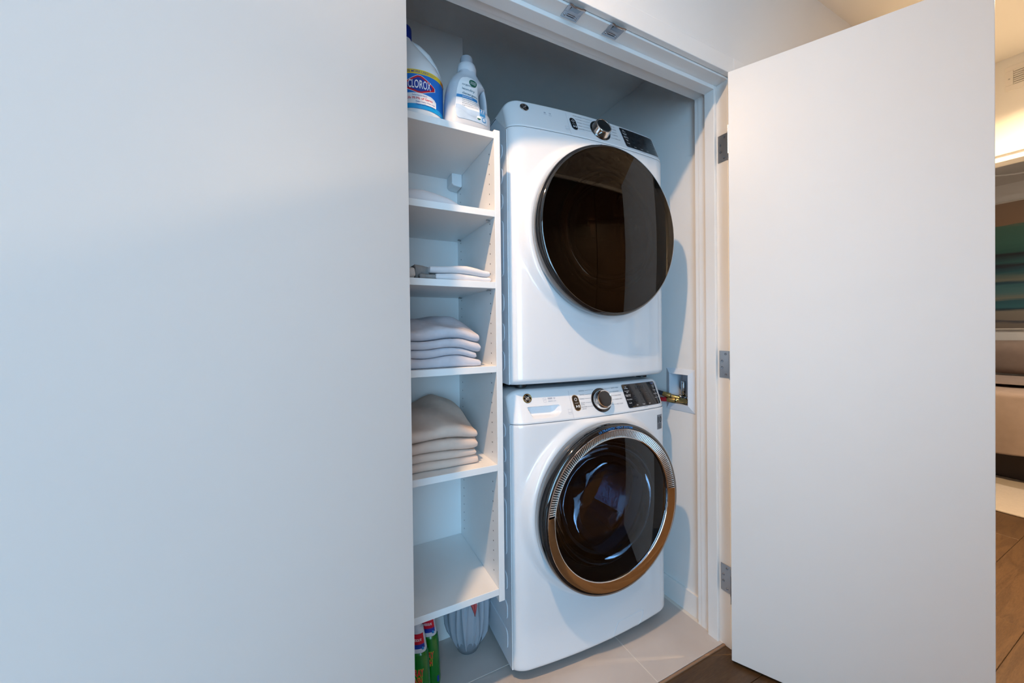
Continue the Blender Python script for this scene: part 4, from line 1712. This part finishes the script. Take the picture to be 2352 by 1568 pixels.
build('label_roundel', disc(.002, .1525, .0130, .0016), 'label_green', dl, fix=False)
rl = text_mb('WHOLE', .0045, tl(.002, .1525, .0022), width=.018)
text_mb('FOODS', .0045, tl(.002, .1470, .0022), width=.018, mb=rl)
small(build('label_roundel_text', rl, 'paper_white', dl, fix=False))
build('label_loads', MB().grid(lambda u, v: df(u, v, .0016), lin(.0235, .0440, 6), lin(.049, .077, 6)), 'label_mid', dl, fix=False)
ll_ = text_mb('33', .0105, tl(.0335, .0625, .0022), width=.014)
text_mb('LOADS', .0026, tl(.0335, .0575, .0022), width=.014, mb=ll_)
small(build('label_loads_text', ll_, 'paper_white', dl, fix=False))
build('label_seal', disc(.0205, .0395, .0075, .0014), 'paper_white', dl, fix=False)
build('label_seal_half', MB().grid(lambda u, v: df(.0205 + u * sqrt(max(0, 1 - v * v)) * .0064, .0395 + v * .0064, .0018), lin(-1, 1, 8), lin(-1, -.1, 6)), 'label_green', dl, fix=False)
build('label_seal', disc(.0390, .0380, .0082, .0014), 'label_mid', dl, fix=False)
build('label_seal_half', disc(.0390, .0380, .0058, .0018), 'label_pale', dl, fix=False)

# ================================================================== UNDER THE SHELF
# tied plastic refuse bag
bg_ = thing('trash_bag', 'pale grey plastic bag with red tie on the floor under the shelf', 'bag', (.472, 1.345, .0045))
bprof = [(0, .010), (.002, .030), (.008, .036), (.022, .042), (.036, .050), (.055, .060), (.08, .070), (.11, .0765), (.15, .080), (.19, .080), (.23, .076), (.27, .066), (.30, .05), (.32, .028), (.328, .012), (.338, .02), (.352, .024)]


def bagfn(k, j):
    a = 2 * pi * k / 240
    z, r_ = bprof[j]
    w1_ = .35 * sin(z * 11 + a) + .2 * sin(a * 2.0)
    pl_ = .20 * (1 - abs(sin(a * 4.5 + w1_))) ** 2.2 + .13 * (1 - abs(sin(a * 7.0 + 1.3 - w1_ * 1.6))) ** 3 - .085
    amp = sstep(0, .05, z) * (.75 + .25 * sstep(.1, .25, z))
    r2 = r_ * (1 + pl_ * amp)
    return (r2 * cos(a), r2 * sin(a) * .98, z)


bm_ = MB().grid(bagfn, list(range(240)), list(range(len(bprof))), close_u=True)
bm_.f.append(tuple(k * len(bprof) for k in range(240)))
ob = build('bag_film', bm_, 'bag_film', bg_, smooth='all')
ob2 = MB().lathe([(.0001, .006), (.04, .010), (.058, .05), (.064, .12), (.055, .2), (.0001, .23)], 24)
build('bag_contents', ob2, 'sticker_grey', bg_, smooth='all')
tie = MB()
tie.grid(lambda u, v: (-.004 + .030 * u * v - .030 * (1 - u) * v, -.091 + .014 * v - .004 * sin(2 * pi * u), .188 + .085 * v), lin(0, 1, 9), lin(0, 1, 5))
build('red_tie', tie, 'tie_red', bg_, smooth='all')
for m_ in (bg_.children[-1],):
    md = m_.modifiers.new('thick', 'SOLIDIFY')
    md.thickness = .0012


def stain_bottle(loc, rot, label):
    t = thing('stain_remover_bottle', label, 'bottle', loc, rot, 'green stain remover bottles under the shelf')
    pr = [(0, 0, .038, .020, 0), (.005, 0, .0435, .025, 0), (.02, 0, .0450, .0262, 0), (.10, 0, .0415, .0252, 0), (.150, 0, .0395, .0245, 0), (.172, 0, .0365, .0235, 0), (.178, 0, .0325, .021, 0)]
    _, fn = bottle_body('bottle_body', pr, t, 'green_plastic', .8)
    pn = [(.175, 0, .032, .0205, 0), (.181, 0, .0335, .0215, 0), (.187, 0, .0325, .021, 0), (.215, 0, .0285, .019, 0), (.250, 0, .0225, .0165, 0), (.256, 0, .0165, .0155, 0)]
    _, fn2 = bottle_body('neck_sleeve', pn, t, 'neck_plastic', .9)
    build('cap', MB().lathe([(.0001, .288), (.012, .288), (.0145, .285), (.0165, .256), (.0001, .256)], 28), 'neck_plastic', t, smooth=True, angle=45)

    def wr(f, x, z, off, R=.042):
        return lambda u, v: f(-pi / 2 + (x + u) / R, z + v, off)
    nl = build('neck_label', MB().grid(lambda u, v: fn2(-pi / 2 + u, v, .0006), lin(-.55, 1.15, 16), lin(.205, .238, 5)), 'label_red', t, smooth='all', fix=False)
    build('neck_label_band', MB().grid(lambda u, v: fn2(-pi / 2 + u, v, .0006), lin(-.55, 1.15, 16), lin(.192, .206, 4)), 'label_navy', nl, smooth='all', fix=False)
    build('neck_drop', MB().lathe([(.0001, 0), (.0052, .0006), (.0050, .001), (.0001, .0012)], 18).xf(Matrix.Translation(fn2(-pi / 2 + .80, .193, .0010)) @ Matrix.Rotation(pi / 2, 4, 'X')), 'label_mid', nl, smooth='all')
    small(build('neck_label_text', text_mb('RESOLVE', .0075, wr(fn2, .008, .216, .0012, .028), width=.026, weight=.012), 'paper_white', nl, fix=False))
    tt = text_mb('SPRAY', .021, wr(fn, .004, .108, .0010), width=.046, weight=.03)
    text_mb('WASH', .019, wr(fn, .000, .084, .0010), width=.040, weight=.03, mb=tt)
    small(build('body_lettering', tt, 'label_red', t, fix=False))
    to = text_mb('SPRAY', .0216, wr(fn, .004, .1076, .0006), width=.0485, weight=.055)
    text_mb('WASH', .0196, wr(fn, .000, .0836, .0006), width=.0425, weight=.055, mb=to)
    small(build('body_lettering_edge', to, 'label_yellow', t, fix=False))
    build('side_tab', MB().grid(lambda u, v: fn(u, v, .0006), lin(-.62, -.35, 5), lin(.022, .042, 4)), 'label_navy', t, fix=False)
    return t


stain_bottle((.2530, 1.226, .0045), radians(-28), 'green stain remover bottle with white neck, nearer the front under the shelf')
stain_bottle((.2990, 1.275, .0045), radians(-28), 'green stain remover bottle with white neck, behind the other green bottle')

# ================================================================== WATER VALVE BOX
vb = thing('valve_box', 'white plastic washer valve box recessed in the right closet wall', 'outlet box', (RW, 1.12, .955))
fr = MB()
oy0, oy1, oz0, oz1 = -.075, .070, -.093, .091
iy0, iy1, iz0, iz1 = -.047, .048, -.063, .068
# mitred frame with a raised inner bead
for (a, b, c2, d) in ((('o', 0), ('o', 1), ('i', 1), ('i', 0)), (('o', 1), ('o', 2), ('i', 2), ('i', 1)), (('o', 2), ('o', 3), ('i', 3), ('i', 2)), (('o', 3), ('o', 0), ('i', 0), ('i', 3))):
    pts = {'o': [(oy0, oz0), (oy1, oz0), (oy1, oz1), (oy0, oz1)], 'i': [(iy0, iz0), (iy1, iz0), (iy1, iz1), (iy0, iz1)]}
    q = [pts[k][i] for k, i in (a, b, c2, d)]
    hts = [-.002, -.002, -.012, -.012]
    bs = len(fr.v)
    fr.v += [(h, p[0], p[1]) for h, p in zip(hts, q)]
    fr.v += [(.0, p[0], p[1]) for p in q]
    fr.f += [(bs, bs + 1, bs + 2, bs + 3), (bs, bs + 4, bs + 5, bs + 1), (bs + 3, bs + 2, bs + 6, bs + 7), (bs + 4, bs + 7, bs + 6, bs + 5)]
build('frame', fr, 'box_plastic', vb)
bx_ = MB()
D_ = .074
bx_.v = [(.0, iy0, iz0), (.0, iy1, iz0), (.0, iy1, iz1), (.0, iy0, iz1), (D_, iy0, iz0), (D_, iy1, iz0), (D_, iy1, iz1), (D_, iy0, iz1)]
bx_.f = [(4, 5, 6, 7), (0, 1, 5, 4), (1, 2, 6, 5), (2, 3, 7, 6), (3, 0, 4, 7)]
build('recess', bx_, 'box_plastic', vb)
for k, yy_ in enumerate((.012, -.030)):
    vx = .036
    build('hammer_arrestor', MB().lathe([(.0001, .034), (.0085, .034), (.0105, .031), (.0105, -.022), (.0075, -.026), (.0075, -.032), (.0001, -.032)], 24, c=(vx, yy_, 0)), 'pipe_steel', vb, smooth=True, angle=45)
    va = build('valve', MB().lathe([(.0001, -.030), (.0130, -.030), (.0130, -.038), (.0095, -.040), (.0095, -.056), (.014, -.058), (.014, -.063), (.0001, -.063)], 8, c=(vx, yy_, 0)), 'brass', vb, smooth=True, angle=30)
    build('valve_outlet', MB().tube([(vx, yy_, -.046), (vx - .030, yy_, -.046), (vx - .044, yy_, -.046)], [.008, .008, .011], 16), 'brass', va, smooth=True, angle=40)
    lv_ = MB().lathe([(.008, -.006), (.015, -.006), (.018, 0), (.015, .006), (.008, .006)], 20, axis='z')
    lv_.xf(Matrix.Translation((vx - .012, yy_ + .006, -.036)))
    build('valve_wheel', lv_, 'pipe_steel', va, smooth=True)
hs_ = thing('supply_hose', 'red rubber water supply hose with brass coupling at the valve box', 'hose', (RW - .03, 1.15, .903), 0, 'washer supply hoses')
build('hose', MB().tube([(.008, .012, .004), (-.004, .030, .003), (-.012, .070, .001), (-.020, .140, -.03), (-.022, .26, -.10)], .0095, 14), 'red_rubber', hs_, smooth=True)
build('coupling', MB().tube([(.020, -.012, .004), (.008, .010, .004), (.004, .018, .0036)], [.0125, .0125, .0105], 12), 'brass', hs_, smooth=True, angle=30)
build('elbow', MB().tube([(.034, -.050, .004), (.034, -.034, .004), (.030, -.020, .004), (.022, -.012, .004)], .011, 14), 'brass', hs_, smooth=True)
h2 = thing('supply_hose', 'dark rubber water supply hose with brass fitting above the red hose', 'hose', (RW - .03, 1.15, .928), 0, 'washer supply hoses')
build('hose', MB().tube([(.0, .034, .003), (-.008, .060, .008), (-.016, .12, .006), (-.02, .26, -.06)], .0095, 14), 'dark_rubber', h2, smooth=True)
build('coupling', MB().tube([(.014, .008, -.005), (.004, .026, .000), (.0, .036, .003)], [.0120, .0120, .0105], 12), 'brass', h2, smooth=True, angle=30)
build('elbow', MB().tube([(.034, -.024, -.012), (.026, -.006, -.009), (.016, .006, -.006)], .0095, 14), 'brass', h2, smooth=True)

# ================================================================== HALL AND BEDROOM BEYOND
vt = thing('wall_vent', 'white slotted air vent high on the wall above the bedroom doorway', 'vent', (3.40, .30, 2.58))
vf = MB()
vf.box(-.006, 0, -.313, .313, .043, .067).box(-.006, 0, -.313, .313, -.067, -.036)
vf.box(-.006, 0, .285, .313, -.036, .043).box(-.006, 0, -.313, -.285, -.036, .043)
build('frame', vf, 'vent_white', vt, bevel=.0012)
build('duct', MB().box(-.0005, .0, -.285, .285, -.036, .043), 'dark_hole', vt)  # thin dark sheet standing in for the shade behind the slats
sl_ = MB().box(-.007, -.001, -.284, .284, -.0035, .0035)
sl_.xf(Matrix.Rotation(radians(20), 4, 'Y'))
s0 = build('slat', sl_, 'vent_white', vt)
s0.location = (0, 0, .037)
for k in range(1, 7):
    c2 = s0.copy()
    COL.objects.link(c2)
    c2.parent = vt
    c2.location = (0, 0, .037 - k * .0113)
build('screw', MB().lathe([(.0001, -.0072), (.0032, -.0070), (.0036, -.006)], 12, axis='x', c=(0, .299, 0)), 'satin_steel', vt, smooth=True)

pt = thing('framed_painting', 'large teal and tan striped seascape in a thin pale frame on the far bedroom wall', 'painting', (6.399, .55, 1.175))
build('canvas', MB().box(-.022, -.004, -.95, .95, .012, 1.326), 'seascape', pt)
f2 = MB().box(-.03, 0, -.966, .966, 0, .014).box(-.03, 0, -.966, .966, 1.324, 1.338).box(-.03, 0, -.966, -.950, .014, 1.324).box(-.03, 0, .950, .966, .014, 1.324)
build('frame', f2, 'frame_white', pt, bevel=.002)

rg = MB().box(-1.2, 1.2, -1.5, 1.5, 0, .012)
o = build('area_rug', rg, 'rug', None, bevel=.005)
o.location = (5.12, .5, .0)
tag(o, 'pale beige woven rug on the wood floor in front of the bed', 'rug')

bd_ = thing('bed', 'bed with tan linen cover hanging over its foot, standing on the beige rug', 'bed', (4.6, .45, .012))
build('bed_base', MB().box(.22, 1.72, -.80, .80, 0, .30), 'bed_base', bd_, bevel=.01)
BT = .70


def cover(u, v):
    # u across Y, v from the foot hem up and over the top
    yy_ = -.92 + 1.84 * u
    wob = .012 * sin(yy_ * 13) + .007 * sin(yy_ * 31 + 1)
    if v < .5:
        k = v / .5
        return (-.01 + wob * (1 - k) - .02 * sin(pi * k), yy_, .235 + (BT - .04 - .235) * k + .012 * sin(yy_ * 9) * (1 - k))
    if v < .6:
        a = (v - .5) / .1 * pi / 2
        return (.04 - .05 * cos(a), yy_, BT - .04 + .04 * sin(a))
    k = (v - .6) / .4
    return (.04 + 1.66 * k, yy_, BT + .012 * sin(k * 9 + yy_ * 3) + .006 * sin(yy_ * 11))


cv = build('bed_cover', MB().grid(cover, lin(0, 1, 70), lin(0, 1, 60)), 'linen', bd_, smooth='all')
md = cv.modifiers.new('thick', 'SOLIDIFY')
md.thickness = .012
for s in (-1, 1):
    q = MB().grid(lambda u, v: (.04 + 1.66 * u, s * (.92 + .01 * sin(u * 20) * (1 - v)), .235 + (BT - .235) * v), lin(0, 1, 40), lin(0, 1, 8))
    o = build('cover_drop', q, 'linen', bd_, smooth='all')
bf = MB().grid(lambda u, v: (.52 + .42 * (.5 - .5 * cos(v)) + .01 * sin(u * 20), -.90 + 1.80 * u, BT + .055 * sin(v) + .012), lin(0, 1, 50), lin(0, pi, 14))
build('folded_throw', bf, 'linen', bd_, smooth='all')


def pillow(x, y, z, w, h, th, tilt, label):
    g = lin(-1, 1, 21)
    g = [sin(q * pi / 2) for q in g]
    mb = MB()
    for sg in (-1, 1):
        mb.grid(lambda u, v: (sg * th / 2 * (max(0, 1 - u ** 4) * max(0, 1 - v ** 4)) ** .55 + .004 * sin(u * 7 + v * 3),
                              w / 2 * u * (1 - .05 * v * v), h / 2 * v * (1 - .07 * u * u)), g, g)
    o = build('bed_pillow', mb, 'linen', None, smooth='all')
    o.location = (x, y, z)
    o.rotation_euler = (0, radians(tilt), 0)
    return tag(o, label, 'pillow', 'pillows at the head of the bed')


pillow(6.12, 1.00, .905, .86, .34, .20, -14, 'tan linen pillow leaning at the bed head, nearest the white door edge')
pillow(6.12, .05, .905, .86, .34, .20, -14, 'tan linen pillow leaning at the bed head, further right')

# slim ring pendant seen at the top of the doorway
rp = thing('ring_light', 'thin white ring lamp under the bedroom ceiling', 'ceiling light', (5.5, .75, 2.70))
mb = MB()
mb.tube([(.42 * cos(2 * pi * k / 64), .42 * sin(2 * pi * k / 64), -.05) for k in range(65)], .008, 8, caps=False)
build('ring', mb, 'ring_white', rp, smooth='all')
for k in range(3):
    a = 2 * pi * k / 3 + .4
    build('rod', MB().tube([(.42 * cos(a), .42 * sin(a), -.05), (.42 * cos(a), .42 * sin(a), 0)], .003, 6), 'ring_white', rp, smooth=True)
